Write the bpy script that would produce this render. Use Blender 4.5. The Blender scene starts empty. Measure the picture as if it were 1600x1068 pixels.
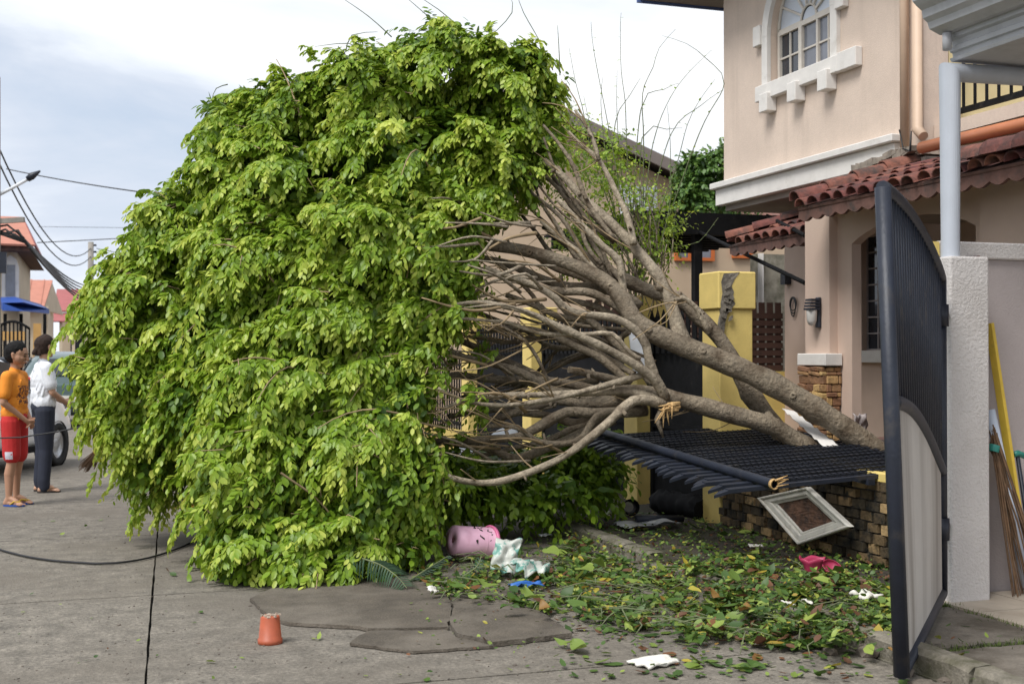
import bpy, bmesh, math, random
import numpy as np
from mathutils import Vector, Matrix, noise as mnoise
R = math.radians
random.seed(7); rng = np.random.default_rng(7)
scene = bpy.context.scene
COL = scene.collection

# ------------------------------------------------------------------ camera
YAW, PITCH, FPX, CH = R(18.4), R(0.62), 1950.0, 1.4
cam_d = bpy.data.cameras.new('camera'); cam = bpy.data.objects.new('camera', cam_d); COL.objects.link(cam)
cam.location = (0, 0, CH); cam.rotation_euler = (R(90) + PITCH, 0, -YAW)
cam_d.sensor_width = 36; cam_d.lens = 36 * FPX / 1600; cam_d.clip_end = 2000; cam_d.clip_start = .05
cam_d.dof.use_dof = True; cam_d.dof.focus_distance = 8.3; cam_d.dof.aperture_fstop = 4.5
scene.camera = cam

# ------------------------------------------------------------------ world
SUN_EL, SUN_AZ = R(54), R(238)          # azimuth clockwise from +Y (the street)
w = bpy.data.worlds.new('World'); scene.world = w; w.use_nodes = True
nt = w.node_tree; nt.nodes.clear()
def N(t, **k):
    n = nt.nodes.new(t)
    for a, b in k.items(): setattr(n, a, b)
    return n
out = N('ShaderNodeOutputWorld'); mixs = N('ShaderNodeMixShader')
sky = N('ShaderNodeTexSky', sky_type='NISHITA', sun_disc=False, sun_elevation=SUN_EL, sun_rotation=SUN_AZ)
b1 = N('ShaderNodeBackground'); b1.inputs[1].default_value = .12
b2 = N('ShaderNodeBackground'); b2.inputs[1].default_value = .95
tc = N('ShaderNodeTexCoord'); mp = N('ShaderNodeMapping')
mp.inputs['Scale'].default_value = (1, 1, 3.4); mp.inputs['Location'].default_value = (.97, 6.74, 7.18)
n1 = N('ShaderNodeTexNoise'); n1.inputs['Scale'].default_value = 1.7; n1.inputs['Detail'].default_value = 7; n1.inputs['Roughness'].default_value = .6
n1.inputs['Distortion'].default_value = .35
cr = N('ShaderNodeValToRGB')
e = cr.color_ramp.elements
e[0].position = .33; e[0].color = (.43, .485, .575, 1); e[1].position = .66; e[1].color = (.77, .78, .80, 1)
for p_, c_ in ((.42, (.50, .55, .635)), (.49, (.62, .66, .72)), (.56, (.69, .715, .76))): m_ = e.new(p_); m_.color = (*c_, 1)
cov = N('ShaderNodeMapRange'); cov.inputs[1].default_value = .28; cov.inputs[2].default_value = .42; cov.inputs[3].default_value = .72; cov.inputs[4].default_value = 1.0
L = nt.links.new
L(tc.outputs['Generated'], mp.inputs[0]); L(mp.outputs[0], n1.inputs['Vector']); L(n1.outputs[0], cr.inputs[0]); L(cr.outputs[0], b2.inputs[0])
L(sky.outputs[0], b1.inputs[0]); L(n1.outputs[0], cov.inputs[0]); L(cov.outputs[0], mixs.inputs[0])
L(b1.outputs[0], mixs.inputs[1]); L(b2.outputs[0], mixs.inputs[2]); L(mixs.outputs[0], out.inputs[0])

sun_d = bpy.data.lights.new('sun', 'SUN'); sun = bpy.data.objects.new('sun', sun_d); COL.objects.link(sun)
sun_d.energy = 2.3; sun_d.angle = R(24); sun_d.color = (1, .98, .95)
sdir = Vector((math.sin(SUN_AZ) * math.cos(SUN_EL), math.cos(SUN_AZ) * math.cos(SUN_EL), math.sin(SUN_EL)))
sun.rotation_euler = (-sdir).to_track_quat('-Z', 'Y').to_euler(); sun.location = (-6, -3, 14)
scene.view_settings.view_transform = 'Standard'; scene.view_settings.look = 'None'
scene.view_settings.exposure = 0.62; scene.view_settings.gamma = 1
scene.view_settings.use_curve_mapping = False
scene.cycles.max_bounces = 8; scene.cycles.transparent_max_bounces = 8
scene.cycles.use_denoising = True

# ------------------------------------------------------------------ measuring helpers: photo pixel -> point in the place
_f = Vector((math.sin(YAW) * math.cos(PITCH), math.cos(YAW) * math.cos(PITCH), math.sin(PITCH)))
_r = Vector((math.cos(YAW), -math.sin(YAW), 0)); _u = _r.cross(_f)
C0 = Vector((0, 0, CH))
def ray(px, py): return _f + _r * ((px - 800) / FPX) + _u * ((534 - py) / FPX)
def D(px, py, d): return C0 + ray(px, py) * d
def onz(px, py, z=0.0): q = ray(px, py); return C0 + q * ((z - CH) / q.z)
def onx(px, py, X): q = ray(px, py); return C0 + q * (X / q.x)
def ony(px, py, Y): q = ray(px, py); return C0 + q * (Y / q.y)

# ------------------------------------------------------------------ object helpers
def wm(o):
    m = o.matrix_parent_inverse @ o.matrix_basis
    return (wm(o.parent) @ m) if o.parent else o.matrix_basis.copy()
def tag(o, label=None, cat=None, group=None, kind=None):
    for k, v in (('label', label), ('category', cat), ('group', group), ('kind', kind)):
        if v: o[k] = v
    return o
def empty(name, loc=(0, 0, 0), rz=0, label=None, cat=None, group=None, kind=None):
    o = bpy.data.objects.new(name, None); COL.objects.link(o); o.empty_display_size = .1
    o.location = loc; o.rotation_euler = (0, 0, rz); o.matrix_basis = Matrix.Translation(loc) @ Matrix.Rotation(rz, 4, 'Z')
    return tag(o, label, cat, group, kind)
def link(name, me, parent=None, local=False):
    o = bpy.data.objects.new(name, me); COL.objects.link(o)
    if parent:
        o.parent = parent
        if not local: o.matrix_parent_inverse = wm(parent).inverted()
    return o
def copy_tree(o, parent=None):
    c = o.copy(); COL.objects.link(c); c.parent = parent
    for ch in list(o.children): copy_tree(ch, c)
    return c

class MB:
    def __init__(s): s.v, s.f, s.s = [], [], []
    def add(s, vs, fs, smooth=False):
        b = len(s.v); s.v += [tuple(p) for p in vs]; s.f += [tuple(i + b for i in q) for q in fs]; s.s += [smooth] * len(fs); return s
    def box(s, x0, x1, y0, y1, z0, z1):
        return s.add([(x0, y0, z0), (x1, y0, z0), (x1, y1, z0), (x0, y1, z0), (x0, y0, z1), (x1, y0, z1), (x1, y1, z1), (x0, y1, z1)],
                     [(0, 3, 2, 1), (4, 5, 6, 7), (0, 1, 5, 4), (1, 2, 6, 5), (2, 3, 7, 6), (3, 0, 4, 7)])
    def obox(s, c, ax, ay, az, hx, hy, hz):
        c, ax, ay, az = Vector(c), Vector(ax).normalized(), Vector(ay).normalized(), Vector(az).normalized()
        P = [c + ax * hx * i + ay * hy * j + az * hz * k for k in (-1, 1) for i, j in ((-1, -1), (1, -1), (1, 1), (-1, 1))]
        return s.add(P, [(0, 3, 2, 1), (4, 5, 6, 7), (0, 1, 5, 4), (1, 2, 6, 5), (2, 3, 7, 6), (3, 0, 4, 7)])
    def bar(s, a, b, w_, h_, up=(0, 0, 1)):
        a, b = Vector(a), Vector(b); d = (b - a); up = Vector(up); y = up.cross(d).normalized(); z = d.cross(y).normalized()
        return s.obox((a + b) / 2, d, y, z, d.length / 2, w_ / 2, h_ / 2)
    def prism(s, poly, vec):
        n = len(poly); P = [Vector(p) for p in poly]; v = Vector(vec)
        fs = [tuple(range(n - 1, -1, -1)), tuple(range(n, 2 * n))] + [(i, (i + 1) % n, n + (i + 1) % n, n + i) for i in range(n)]
        return s.add(P + [p + v for p in P], fs)
    def tube(s, pts, rad, n=8, cap=True, smooth=True, jit=0):
        P = [Vector(p) for p in pts]; m = len(P)
        if not hasattr(rad, '__len__'): rad = [rad] * m
        t0 = (P[1] - P[0]).normalized(); a = t0.orthogonal().normalized(); vs = []
        for i in range(m):
            t = ((P[min(i + 1, m - 1)] - P[i]).normalized() + (P[i] - P[max(i - 1, 0)]).normalized())
            t = t.normalized() if t.length > 1e-6 else t0
            a = (a - t * a.dot(t)); a = a.normalized() if a.length > 1e-6 else t.orthogonal().normalized()
            b = t.cross(a)
            seg = (P[i] - P[i - 1]).normalized() if i > 0 else t
            k = 1 / max(.5, abs(t.dot(seg)))
            for j in range(n):
                an = 2 * math.pi * j / n; rr = rad[i] * (1 + (random.uniform(-jit, jit) if jit else 0))
                vs.append(P[i] + (a * math.cos(an) + b * math.sin(an)) * rr * (k if 0 < i < m - 1 else 1))
        fs = [(i * n + j, i * n + (j + 1) % n, (i + 1) * n + (j + 1) % n, (i + 1) * n + j) for i in range(m - 1) for j in range(n)]
        s.add(vs, fs, smooth)
        if cap:
            b = len(s.v) - len(vs)
            s.f += [tuple(b + j for j in range(n - 1, -1, -1)), tuple(b + (m - 1) * n + j for j in range(n))]; s.s += [False, False]
        return s
    def lathe(s, prof, M=None, n=20, smooth=True, cap=False):
        M = M or Matrix.Identity(4); vs = [M @ Vector((r * math.cos(2 * math.pi * j / n), r * math.sin(2 * math.pi * j / n), z)) for r, z in prof for j in range(n)]
        fs = [(i * n + j, i * n + (j + 1) % n, (i + 1) * n + (j + 1) % n, (i + 1) * n + j) for i in range(len(prof) - 1) for j in range(n)]
        s.add(vs, fs, smooth)
        if cap:
            b = len(s.v) - len(vs); m = len(prof)
            s.f += [tuple(b + j for j in range(n - 1, -1, -1)), tuple(b + (m - 1) * n + j for j in range(n))]; s.s += [False, False]
        return s
    def grid(s, fn, nu, nv, smooth=True):
        vs = [fn(i / nu, j / nv) for j in range(nv + 1) for i in range(nu + 1)]
        fs = [(j * (nu + 1) + i, j * (nu + 1) + i + 1, (j + 1) * (nu + 1) + i + 1, (j + 1) * (nu + 1) + i) for j in range(nv) for i in range(nu)]
        return s.add(vs, fs, smooth)
    def mesh(s, name, m=None):
        me = bpy.data.meshes.new(name); me.from_pydata(s.v, [], s.f); me.polygons.foreach_set('use_smooth', s.s)
        if m: me.materials.append(m)
        me.update(); return me
    def build(s, name, m, parent=None, local=False, bevel=0, label=None, cat=None, group=None, kind=None, solid=0, seg=1):
        o = link(name, s.mesh(name, m), parent, local)
        if solid: md = o.modifiers.new('solid', 'SOLIDIFY'); md.thickness = solid; md.offset = 0
        if bevel: md = o.modifiers.new('bevel', 'BEVEL'); md.width = bevel; md.segments = seg; md.limit_method = 'ANGLE'
        return tag(o, label, cat, group, kind)

def smooth_line(pts, rad, step=.07):
    """Catmull-Rom through points, with radii"""
    P = [Vector(p) for p in pts]; out, ro = [], []
    for i in range(len(P) - 1):
        p0, p1, p2, p3 = P[max(i - 1, 0)], P[i], P[i + 1], P[min(i + 2, len(P) - 1)]
        k = max(2, int((p2 - p1).length / step))
        for j in range(k):
            t = j / k; t2, t3 = t * t, t * t * t
            out.append(.5 * ((2 * p1) + (p2 - p0) * t + (2 * p0 - 5 * p1 + 4 * p2 - p3) * t2 + (3 * p1 - p0 - 3 * p2 + p3) * t3))
            ro.append(rad[i] + (rad[i + 1] - rad[i]) * t)
    out.append(P[-1]); ro.append(rad[-1]); return out, ro

# ------------------------------------------------------------------ materials
MATS = {}
def mat(name, col, rough=.8, var=.18, scale=6, col2=None, s2=1.5, t2=(.5, .65), bump=0, bscale=40, rand=0, metal=0, spec=.5,
        streak=None, stretch=None, transl=0, coat=0, hue=0, fine=None, bdist=.01):
    m = bpy.data.materials.new(name); m.use_nodes = True; t = m.node_tree; nd, ln = t.nodes, t.links.new
    b = nd['Principled BSDF']; geo = nd.new('ShaderNodeNewGeometry'); vec = geo.outputs['Position']
    def noise(sc, det=6, rgh=.6, stretch=None):
        n = nd.new('ShaderNodeTexNoise'); n.inputs['Scale'].default_value = sc; n.inputs['Detail'].default_value = det; n.inputs['Roughness'].default_value = rgh
        if stretch:
            q = nd.new('ShaderNodeMapping'); q.inputs['Scale'].default_value = stretch; ln(vec, q.inputs[0]); ln(q.outputs[0], n.inputs['Vector'])
        else: ln(vec, n.inputs['Vector'])
        return n.outputs[0]
    def mrange(src, a, b_, c, d):
        q = nd.new('ShaderNodeMapRange'); ln(src, q.inputs[0])
        for i, x in enumerate((a, b_, c, d)): q.inputs[i + 1].default_value = x
        return q.outputs[0]
    def mixc(f, a, b_, mode='MIX'):
        q = nd.new('ShaderNodeMix'); q.data_type = 'RGBA'; q.blend_type = mode
        for s_, i in ((f, 0), (a, 6), (b_, 7)):
            if hasattr(s_, 'links') or hasattr(s_, 'is_linked'): ln(s_, q.inputs[i])
            else: q.inputs[i].default_value = s_ if i == 0 else (*s_[:3], 1)
        return q.outputs[2]
    c = mixc(mrange(noise(scale, stretch=stretch), .3, .7, 0, 1), [x * (1 - var) for x in col], [min(1, x * (1 + var)) for x in col])
    if fine: c = mixc(mrange(noise(fine[0], 4, .7), .35, .65, 0, 1), c, mixc(1.0, c, [fine[1]] * 3, 'MULTIPLY'))
    if col2 is not None: c = mixc(mrange(noise(s2, 7, .65), t2[0], t2[1], 0, 1), c, col2)
    if streak is not None: c = mixc(mrange(noise(streak[1], 5, .6, (1, 1, .06)), streak[2], streak[3], 0, streak[4] if len(streak) > 4 else .8), c, streak[0])
    if rand:
        oi = nd.new('ShaderNodeObjectInfo'); hs = nd.new('ShaderNodeHueSaturation')
        ln(mrange(oi.outputs['Random'], 0, 1, 1 - rand, 1 + rand), hs.inputs['Value'])
        if hue: ln(mrange(oi.outputs['Random'], 0, 1, .5 - hue, .5 + hue), hs.inputs['Hue'])
        ln(c, hs.inputs['Color']); c = hs.outputs[0]
    ln(c, b.inputs['Base Color'])
    b.inputs['Roughness'].default_value = rough; b.inputs['Metallic'].default_value = metal; b.inputs['Specular IOR Level'].default_value = spec
    if coat: b.inputs['Coat Weight'].default_value = coat; b.inputs['Coat Roughness'].default_value = .08
    if bump:
        bp = nd.new('ShaderNodeBump'); bp.inputs['Strength'].default_value = min(1, bump); bp.inputs['Distance'].default_value = bdist
        ln(noise(bscale, 5, .6), bp.inputs['Height']); ln(bp.outputs[0], b.inputs['Normal'])
    m['c'] = 1; MATS[name] = m; return m

def leaf_mat(name, dark, mid, light, transl=.3, rough=.45):
    """tone attribute (0..1) per leaf picks the colour of that leaf"""
    m = bpy.data.materials.new(name); m.use_nodes = True; t = m.node_tree; nd, ln = t.nodes, t.links.new
    b = nd['Principled BSDF']; at = nd.new('ShaderNodeAttribute'); at.attribute_name = 'tone'
    r = nd.new('ShaderNodeValToRGB'); e = r.color_ramp.elements
    e[0].position = 0; e[0].color = (*dark, 1); e[1].position = 1; e[1].color = (*light, 1); q = e.new(.5); q.color = (*mid, 1)
    ln(at.outputs['Fac'], r.inputs[0]); ln(r.outputs[0], b.inputs['Base Color']); b.inputs['Roughness'].default_value = rough
    b.inputs['Specular IOR Level'].default_value = .4
    tr = nd.new('ShaderNodeBsdfTranslucent'); mx = nd.new('ShaderNodeMixShader'); mx.inputs[0].default_value = transl
    hs = nd.new('ShaderNodeHueSaturation'); hs.inputs['Value'].default_value = 1.35; hs.inputs['Hue'].default_value = .485
    ln(r.outputs[0], hs.inputs['Color']); ln(hs.outputs[0], tr.inputs[0])
    ln(b.outputs[0], mx.inputs[1]); ln(tr.outputs[0], mx.inputs[2]); ln(mx.outputs[0], nd['Material Output'].inputs[0])
    return m

M_slab = mat('road concrete', (.24, .212, .173), .92, .34, 8, col2=(.145, .124, .098), s2=.8, t2=(.45, .70), bump=1, bscale=60, rand=.06, fine=(42, .5))
M_joint = mat('joint dirt', (.05, .045, .038), .95, .3, 30, bump=.5, bscale=60)
M_earth = mat('earth', (.055, .045, .032), .95, .35, 8, col2=(.045, .05, .022), s2=3, bump=.8, bscale=30, fine=(90, .6))
M_patch = mat('old asphalt', (.115, .095, .072), .9, .3, 5, col2=(.17, .145, .115), s2=2.2, t2=(.46, .7), bump=.9, bscale=60, fine=(90, .65))
M_kerb = mat('kerb concrete', (.24, .215, .17), .95, .25, 9, col2=(.09, .085, .05), s2=5, t2=(.42, .6), bump=1, bscale=40, fine=(60, .7))
M_apron = mat('apron concrete', (.19, .165, .135), .9, .25, 7, col2=(.085, .07, .052), s2=2.6, t2=(.45, .62), bump=.6, bscale=50, fine=(80, .75))
M_tilefloor = mat('terrace tile', (.42, .36, .29), .6, .12, 8, col2=(.25, .2, .15), s2=4, t2=(.5, .75), bump=.2)
M_wall = mat('peach render', (.66, .535, .44), .9, .06, 3, col2=(.57, .46, .38), s2=1.2, t2=(.48, .8), bump=.4, bscale=90, streak=((.42, .335, .27), 5, .55, .8, .5), fine=(30, .93))
M_porch = mat('pinkish render', (.55, .415, .335), .9, .06, 3, col2=(.48, .355, .285), s2=1.5, t2=(.5, .8), bump=.25, bscale=90)
M_trim = mat('white plaster trim', (.68, .65, .61), .85, .07, 6, col2=(.52, .48, .43), s2=4, t2=(.55, .8), bump=.2, bscale=70)
M_winwhite = mat('window white paint', (.62, .57, .50), .6, .08, 10)
M_frost = mat('frosted fanlight', (.58, .62, .68), .35, .08, 5, spec=.6)
M_tile = mat('clay roof tile', (.18, .06, .045), .85, .35, 14, col2=(.055, .034, .03), s2=6, t2=(.44, .64), bump=.8, bscale=40, rand=.3, hue=.012)
M_tiledark = mat('weathered tile fascia', (.13, .065, .05), .85, .3, 12, col2=(.05, .035, .03), s2=6, bump=.4)
M_mortar = mat('mortar', (.25, .21, .17), .95, .3, 14, bump=.6)
M_soffit = mat('soffit paint', (.28, .24, .21), .9, .1, 4)
M_pipeb = mat('beige pipe', (.58, .42, .30), .55, .06, 5)
M_pipeo = mat('orange pipe', (.46, .165, .075), .45, .1, 5)
M_pipew = mat('pale grey pipe', (.47, .50, .55), .42, .05, 5, streak=((.38, .39, .41), 10, .5, .8, .5))
M_cornice = mat('pale grey cornice', (.47, .475, .49), .7, .05, 4, streak=((.28, .28, .28), 7, .5, .75, .5))
M_stucco = mat('white rough render', (.60, .565, .54), .9, .05, 4, col2=(.45, .41, .38), s2=1.1, t2=(.52, .8), bump=1, bscale=75)
M_lilac = mat('grey-lilac render', (.40, .35, .34), .9, .07, 3, bump=.35, bscale=80)
M_yellow = mat('yellow paint', (.70, .53, .17), .75, .08, 6, col2=(.55, .40, .12), s2=2.5, t2=(.55, .8), bump=.25, bscale=60)
M_conc = mat('exposed concrete', (.20, .175, .14), .95, .35, 16, col2=(.08, .07, .055), s2=9, bump=1, bscale=35)
M_black = mat('black paint', (.010, .010, .011), .8, .3, 10, col2=(.03, .027, .024), s2=8, t2=(.58, .78), bump=.15, spec=.12)
M_gate = mat('dark gate paint', (.014, .018, .030), .48, .25, 9, col2=(.06, .052, .045), s2=6, t2=(.56, .75), bump=.2, bscale=60)
M_gatewhite = mat('cream gate sheet', (.60, .56, .51), .7, .06, 4, streak=((.24, .205, .17), 3.5, .46, .72, .8), bump=.1)
M_brown = mat('brown lattice paint', (.06, .028, .02), .6, .2, 8)
M_glass = mat('dark glass', (.03, .035, .045), .08, .3, 3, spec=.7)
M_glassb = mat('bluish glass', (.16, .17, .20), .12, .25, 3, spec=.7)
M_lamp = mat('lamp plastic', (.55, .53, .5), .35, .05, 8)
M_bark = mat('grey bark', (.31, .25, .175), .85, .3, 12, col2=(.10, .07, .042), s2=6, t2=(.46, .64), bump=1, bscale=28, rand=.16, fine=(45, .55), bdist=.025)
M_barkl = mat('pale bark', (.43, .355, .255), .85, .25, 14, col2=(.18, .14, .095), s2=9, t2=(.48, .66), bump=1, bscale=35, rand=.12, fine=(50, .6), bdist=.018)
M_raw = mat('torn wood', (.52, .33, .14), .8, .3, 30, bump=.6)
M_twig = mat('tan twig', (.30, .215, .12), .8, .25, 10)
M_greentwig = mat('green shoot', (.13, .15, .07), .8, .3, 10)
M_pot = mat('terracotta plastic', (.42, .095, .04), .5, .12, 9, col2=(.30, .075, .035), s2=8, t2=(.5, .75))
M_pink = mat('pink plastic', (.95, .55, .70), .5, .05, 6, col2=(.78, .37, .50), s2=7, t2=(.6, .8))
M_pinkd = mat('deep pink plastic', (.80, .20, .38), .4, .06, 6)
M_magenta = mat('magenta plastic', (.36, .03, .085), .45, .2, 9)
M_bag = mat('printed plastic bag', (.48, .49, .44), .45, .1, 9, col2=(.13, .30, .25), s2=11, t2=(.49, .55), spec=.6)
M_blue = mat('blue plastic', (.03, .13, .42), .4, .25, 12)
M_foam = mat('white foam', (.72, .69, .62), .9, .1, 12, col2=(.45, .40, .32), s2=11, t2=(.58, .75), bump=.6, bscale=50)
M_clear = mat('grey plastic sheet', (.42, .43, .44), .25, .15, 8, spec=.7)
M_frame = mat('white frame moulding', (.68, .65, .58), .65, .08, 8, col2=(.36, .32, .26), s2=6, t2=(.55, .75))
M_brownpanel = mat('brown board', (.16, .085, .055), .9, .35, 12, col2=(.07, .045, .035), s2=10, t2=(.45, .6), bump=1, bscale=22)
M_soil = mat('potting soil', (.45, .36, .28), .95, .5, 60, bump=1, bscale=90)
M_cable = mat('black cable', (.015, .015, .016), .6, .2, 10)
M_sheet = mat('white sheet metal', (.72, .74, .77), .4, .06, 5)
M_wood_y = mat('yellow plank', (.62, .43, .05), .6, .12, 8, col2=(.35, .25, .06), s2=6, t2=(.58, .75))
M_stick = mat('brown sticks', (.13, .075, .04), .85, .35, 20, rand=.3)
M_teal = mat('green plastic', (.02, .20, .16), .4, .15, 8)
M_bluepipe = mat('pale blue pipe', (.50, .55, .64), .45, .05, 6)
M_rubble = mat('rubble', (.15, .125, .10), .95, .35, 14, bump=1, bscale=30, rand=.3)

def brick_mat():
    m = mat('wall brick', (.36, .26, .14), .9, .35, 14, col2=(.03, .032, .02), s2=9, t2=(.50, .62), bump=1, bscale=40)
    t = m.node_tree; nd, ln = t.nodes, t.links.new; b = nd['Principled BSDF']
    src = b.inputs['Base Color'].links[0].from_socket
    oi = nd.new('ShaderNodeObjectInfo'); r = nd.new('ShaderNodeValToRGB'); r.color_ramp.interpolation = 'CONSTANT'
    e = r.color_ramp.elements; e[0].position = 0; e[0].color = (.11, .11, .10, 1); e[1].position = .86; e[1].color = (.95, .88, .75, 1)
    for p, c in ((.30, (.18, .17, .15)), (.48, (.32, .29, .24)), (.62, (.48, .43, .36)), (.76, (.68, .62, .52))): q = e.new(p); q.color = (*c, 1)
    mx = nd.new('ShaderNodeMix'); mx.data_type = 'RGBA'; mx.blend_type = 'MULTIPLY'; mx.inputs[0].default_value = 1
    ln(oi.outputs['Random'], r.inputs[0]); ln(src, mx.inputs[6]); ln(r.outputs[0], mx.inputs[7]); ln(mx.outputs[2], b.inputs['Base Color'])
    return m
M_brick = brick_mat()
M_stone = mat('ledge stone', (.38, .22, .10), .9, .4, 16, col2=(.17, .10, .05), s2=8, t2=(.5, .7), bump=.9, bscale=40, rand=.45, hue=.02)
M_ycream = mat('pale yellow render', (.66, .55, .30), .85, .06, 4)
# ================================================================== GROUND, ROAD, VERGE
MB().grid(lambda u, v: Vector((-400 + 800 * u, -60 + 900 * v, -.09)), 40, 40).build('ground', M_earth, kind='structure')
road = MB().add([(-4.2, -4, -.05), (3.5, -4, -.05), (3.9, 130, -.05), (-4.2, 130, -.05)], [(0, 1, 2, 3)]).build('road', M_joint, kind='structure')
def jx(Y): return .2 + (min(Y, 14) - 5.54) * .055
ylines = [-3.2, -.0, 2.7, 5.22, 7.6, 10.15, 12.65, 15.2, 17.7, 20.2, 22.8, 25.4, 28, 33, 38, 44, 50, 60, 75, 95, 128]
def slab(x00, x01, x10, x11, y0, y1, name='slab', m=None, z0=-.12, top=0.0, parent=None, wob=.003):
    """a concrete slab with slightly ragged edges; x00,x01 at y0; x10,x11 at y1"""
    n = 14; pts = []
    for k in range(n): t = k / n; pts.append((x00 + (x01 - x00) * t, y0))
    for k in range(n): t = k / n; pts.append((x01 + (x11 - x01) * t, y0 + (y1 - y0) * t))
    for k in range(n): t = k / n; pts.append((x11 + (x10 - x11) * t, y1))
    for k in range(n): t = k / n; pts.append((x10 + (x00 - x10) * t, y1 + (y0 - y1) * t))
    pts = [Vector((x + random.uniform(-wob, wob), y + random.uniform(-wob, wob), z0)) for x, y in pts]
    b = MB().prism(pts, (0, 0, top - z0))
    return b.build(name, m or M_slab, parent or road)
g = .006
for a, b in zip(ylines[:-1], ylines[1:]):
    w_ = .006 if a > 10 else .008
    slab(-3.9, jx(a) - g, -3.9, jx(b) - g, a + w_, b - w_)
    slab(jx(a) + g, 3.42, jx(b) + g, 3.42 + (.25 if a > 12 else 0), a + w_, b - w_)

verge = MB()
def vz(x, y): return .05 + .05 * mnoise.noise(Vector((x * 2.3, y * 2.3, 0))) + .02 * mnoise.noise(Vector((x * 8, y * 8, 3)))
verge.grid(lambda u, v: Vector((3.56 + 1.3 * u, 6.05 + 34 * v * v + 2 * v * (1 - v), vz(3.56 + 1.3 * u, 6.05 + 36 * v))), 14, 90)
verge.build('verge', M_earth, kind='structure')
kerb = MB().box(3.44, 3.6, 3.0, 40, -.1, .0).build('kerb', M_kerb, kind='structure')
y = 3.6; k = 0
while y < 16:
    ln_ = random.uniform(.35, .8); broken = 4.6 < y < 7.4
    h = random.uniform(.03, .1) if broken else .1
    b = MB()
    n = 6; wob = .03 if broken else .012
    def kp(u, v, y0=y, l=ln_ - .02, h=h, wob=wob):
        prof = [(3.45, .0), (3.455, h * .8), (3.48, h), (3.565, h), (3.59, h * .75), (3.6, 0)]
        x, z = prof[int(round(v * 5))]; yy = y0 + l * u
        return Vector((x + wob * mnoise.noise(Vector((yy * 6, v * 4, 1))), yy + wob * mnoise.noise(Vector((v * 5, y0, 2))), z + wob * mnoise.noise(Vector((yy * 7, v * 5, 7))) * (z > 0) + (-.01 if z == 0 else 0)))
    b.grid(kp, n, 5, smooth=False)
    nn = len(b.v); b.f += [tuple(i * (n + 1) for i in range(6)), tuple(i * (n + 1) + n for i in range(5, -1, -1))]; b.s += [False, False]
    b.build('kerb_stone', M_kerb, kerb); y += ln_
# loose broken kerb rubble by the gate
for i in range(26):
    c = onz(random.uniform(1285, 1430), 0, 0) if False else Vector((random.uniform(3.25, 3.75), random.uniform(4.35, 5.6), 0))
    s_ = random.uniform(.02, .07); b = MB()
    bm = bmesh.new(); bmesh.ops.create_icosphere(bm, subdivisions=1, radius=s_)
    for v in bm.verts: v.co *= random.uniform(.7, 1.25); v.co.z *= .6
    me = bpy.data.meshes.new('rubble_stone'); bm.to_mesh(me); bm.free(); me.materials.append(M_rubble)
    o = link('rubble_stone', me); o.location = (c.x, c.y, s_ * .3); o.rotation_euler.z = random.random() * 6
    tag(o, 'small lump of broken concrete lying beside the crumbled kerb', 'rubble', 'broken concrete lumps along the kerb')
# apron slabs in front of the neighbour's drive and its tiled floor
apron = MB().box(3.6, 4.5, 1.0, 6.04, -.1, -.02).build('apron', M_earth, kind='structure')
for (x0, x1, y0, y1) in ((3.63, 4.42, 4.95, 5.72), (3.63, 4.42, 4.02, 4.88), (3.63, 4.42, 3.0, 3.95), (3.66, 4.40, 5.80, 6.02)):
    slab(x0, x1, x0 + random.uniform(-.03, .03), x1, y0, y1, 'apron_slab', M_apron, -.06, random.uniform(.015, .03), apron, .02)
drive = MB().box(4.46, 9, .5, 6.02, -.1, .02).build('tiled_floor', M_mortar, kind='structure')
for i in range(10):
    for j in range(10):
        MB().box(4.47 + i * .45, 4.91 + i * .45, 1.46 + j * .456, 1.905 + j * .456, .0, .03).build('floor_tile', M_tilefloor, drive)
yard = MB().box(4.92, 7.5, 6.25, 40, -.08, .02).build('yard', M_apron, kind='structure')

# asphalt patch: broken plates lying on the slabs, outline measured on the road
def plate(pix, h, name, parent, m, z0=.004):
    P = [onz(x, y_, 0) for x, y_ in pix]; out = []
    for i in range(len(P)):
        a, b = P[i], P[(i + 1) % len(P)]; k = max(2, int((b - a).length / .05))
        for j in range(k): out.append(a.lerp(b, j / k) + Vector((random.uniform(-.008, .008), random.uniform(-.008, .008), 0)))
    out = [Vector((p.x, p.y, z0)) for p in out]
    area = sum(out[i].x * out[(i + 1) % len(out)].y - out[(i + 1) % len(out)].x * out[i].y for i in range(len(out)))
    if area < 0: out.reverse()
    return MB().prism(out, (0, 0, h)).build(name, m, parent)
patch = empty('asphalt_patch', onz(650, 975, 0), 0, kind='structure')
plate([(392, 940), (430, 920), (600, 905), (690, 918), (705, 950), (700, 985), (573, 988), (560, 984), (450, 978), (420, 968)], .018, 'asphalt_plate', patch, M_patch)
plate([(573, 990), (700, 988), (712, 1000), (770, 1013), (645, 1022), (600, 1016), (545, 1009)], .013, 'asphalt_plate', patch, M_patch)
plate([(708, 952), (790, 945), (850, 965), (893, 997), (772, 1011), (715, 997), (704, 985)], .025, 'asphalt_plate', patch, M_patch)
plate([(694, 918), (800, 915), (840, 945), (790, 942), (708, 949)], .015, 'asphalt_plate', patch, M_patch)

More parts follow.
